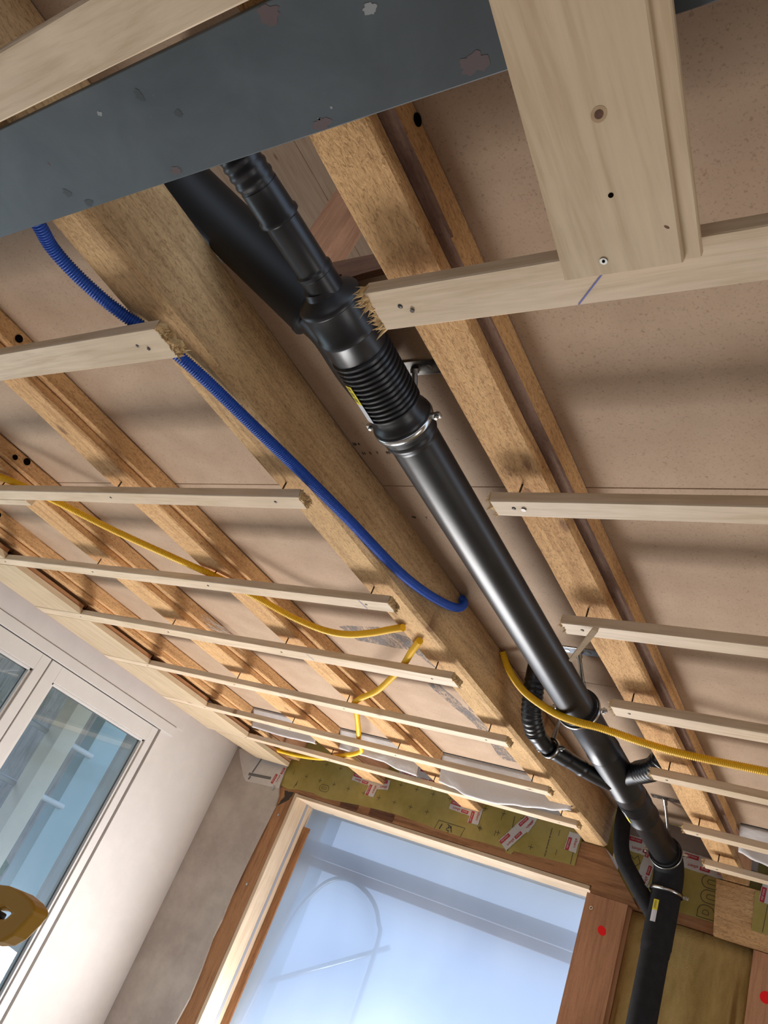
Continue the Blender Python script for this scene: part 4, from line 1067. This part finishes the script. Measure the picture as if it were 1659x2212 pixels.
# ================================================================== UPSTAIRS seen through the hole
def upl(*a, **k): return box(*a, **k)
for i in range(17):
    box('ceiling', wood('light', 1), -3.9 + .28 * i, -3.9 + .28 * i + .277, -2.4, 4.0, 2.30, 2.32, .003, **S)
upl('upper_post', wood('pink', 2), -1.585, -1.443, .95, 1.022, 1.085, 2.298, .003, label='reddish timber post standing in the upper room beyond the floor hole', cat='post')
link('trim_4', poly([(-.945, 1.040), (-.925, 1.043), (-.90, 1.048), (-.86, 1.052), (-.60, 1.054), (-.60, 1.105), (-1.10, 1.105), (-1.10, 1.068), (-.955, 1.058)], .014, 'y', .684), wood('dark', 0), **S)

# ================================================================== OUTSIDE the left window
box('outside_ground', M_gravel, -16, -3.95, -8, 14, -1.9, -1.8, 0, label='pale gravel yard outside the left window', cat='ground', kind='structure')
t = empty('porch_post', (-5.6, 3.93, -1.8), label='pale squared timber porch post outside the glazed door', cat='post')
box('post_timber', plain('sunlit_cream_timber', (.86, .74, .58), .6, 0, .3, .06, 8), -5.60, -5.44, 3.86, 4.02, -1.8, 1.20, .004, t)  # cream albedo raised to stand in for sunlight on the post
box('porch_soffit', wood('old', 0), -6.6, -3.95, 1.5, 4.31, 1.21, 1.25, .003, label='weathered brown plank soffit of the porch outside the window', cat='soffit')
box('neighbour_wall', M_outwall, -5.75, -5.62, 4.31, 8.0, -1.8, 2.2, .003, label='grey green rendered wall outside behind the glazed door', cat='wall')
for y, z, L in ((4.09, .60, .24), (4.10, .18, .22)):
    link('handrail_tube', sweep([(-5.61, 3.2, z), (-5.61, 4.36, z)], .022, 14), M_white, smooth=True, label='white horizontal handrail tube outside the window, %s of the two' % ('upper' if z > .3 else 'lower'), cat='handrail')
def bush(x, y, z, r, seed, lab):
    b = bmesh.new(); bmesh.ops.create_icosphere(b, subdivisions=4, radius=r)
    for v in b.verts:
        v.co *= 1 + .28 * noise.noise(v.co * 3.2 + Vector((seed, 0, 0))) + .16 * noise.noise(v.co * 9 + Vector((seed, 0, 0)))
        v.co += Vector((x, y, z))
    link('garden_shrub', b, M_green, label=lab, cat='shrub')
bush(-8.1, 2.6, -.75, .80, 1, 'green shrub behind the porch post, nearer the fixed window'); bush(-8.2, 5.2, -.9, .75, 2, 'green shrub low behind the handrail')
box('timber_fence', wood('old', 2), -9.3, -9.22, -2, 9, -1.8, 1.7, .004, label='weathered timber fence behind the shrubs', cat='fence')
t = empty('garden_bench', (-6.7, 4.2, -1.8), label='wooden bench outside beyond the porch post', cat='bench')
box('seat', wood('plank', 1), -6.95, -6.5, 3.7, 4.9, -1.36, -1.32, .004, t)
for a, c in ((-6.9, 3.8), (-6.55, 3.8), (-6.9, 4.8), (-6.55, 4.8)): box('leg', wood('plank', 2), a - .03, a + .03, c - .03, c + .03, -1.8, -1.362, .003, t)

box('scaffold_beam', wood('old', 0), -3.05, -1.265, 4.13, 4.19, .455, .535, .002, label='dark horizontal beam seen blurred through the plastic sheet', cat='beam')
box('scaffold_board', wood('pink', 0), -3.05, -1.265, 4.12, 4.15, .395, .445, .002, label='pinkish board below the beam seen through the plastic sheet', cat='board')
link('bent_tube', sweep(curve_pts([(-2.99, 4.06, -.60), (-2.95, 4.06, -.15), (-2.92, 4.06, .10), (-2.86, 4.06, .25), (-2.78, 4.06, .35), (-2.68, 4.06, .39), (-2.57, 4.06, .38), (-2.46, 4.06, .33), (-2.39, 4.06, .25), (-2.35, 4.06, .12), (-2.34, 4.06, -.6)], .02), .012, 12), M_zinc2, smooth=True, label='arched tube seen as a soft curve through the plastic sheet', cat='tube')
link('brace_tube', sweep([(-2.93, 4.10, -.22), (-2.30, 4.10, .16)], .014, 12), M_zinc2, smooth=True, label='slanting brace tube seen softly through the plastic sheet', cat='tube')

# ================================================================== yellow tool at the left edge
t = empty('power_tool', (-1.20, .9, -.12), label='yellow and black power tool with a looped handle at the left picture edge', cat='tool')
outer = [(-1.235, -.108), (-1.194, -.100), (-1.16, -.0925), (-1.125, -.0905), (-1.095, -.0935), (-1.078, -.0985), (-1.073, -.106), (-1.078, -.120), (-1.090, -.143), (-1.106, -.157), (-1.130, -.166), (-1.18, -.171), (-1.235, -.171)]
inner = [(-1.190, -.132), (-1.152, -.123), (-1.140, -.119), (-1.120, -.1215), (-1.126, -.131), (-1.150, -.139), (-1.190, -.145)]
b = bmesh.new()
vo = [b.verts.new((x, .885, z)) for x, z in outer]; vi = [b.verts.new((x, .885, z)) for x, z in inner]
eo = [b.edges.new((vo[k], vo[(k + 1) % len(vo)])) for k in range(len(vo))]; ei = [b.edges.new((vi[k], vi[(k + 1) % len(vi)])) for k in range(len(vi))]
r = bmesh.ops.triangle_fill(b, use_beauty=True, use_dissolve=False, edges=eo + ei)
fs_ = [f for f in r['geom'] if isinstance(f, bmesh.types.BMFace)]
e2 = bmesh.ops.extrude_face_region(b, geom=fs_); bmesh.ops.translate(b, verts=[v for v in e2['geom'] if isinstance(v, bmesh.types.BMVert)], vec=(0, .03, 0))
bmesh.ops.recalc_face_normals(b, faces=b.faces)
o = link('loop_handle', b, M_tool, t); md = o.modifiers.new('b', 'BEVEL'); md.width = .004; md.segments = 3; md.limit_method = 'ANGLE'
box('tool_core', M_blackplastic, -1.235, -1.155, .890, .910, -.139, -.128, .003, t)
box('tool_body', M_blackplastic, -1.42, -1.236, .875, .925, -.185, -.095, .012, t)
link('tool_stand', sweep([(-1.33, .90, -.186), (-1.33, .90, -1.53)], .016, 16), M_blackplastic, t, smooth=True)
link('stand_foot', axis_tube((-1.33, .90, -1.55), (-1.33, .90, 0), [(0, .16), (.012, .16), (.02, .03), (.03, .016)], 28), M_blackplastic, t, smooth=True)
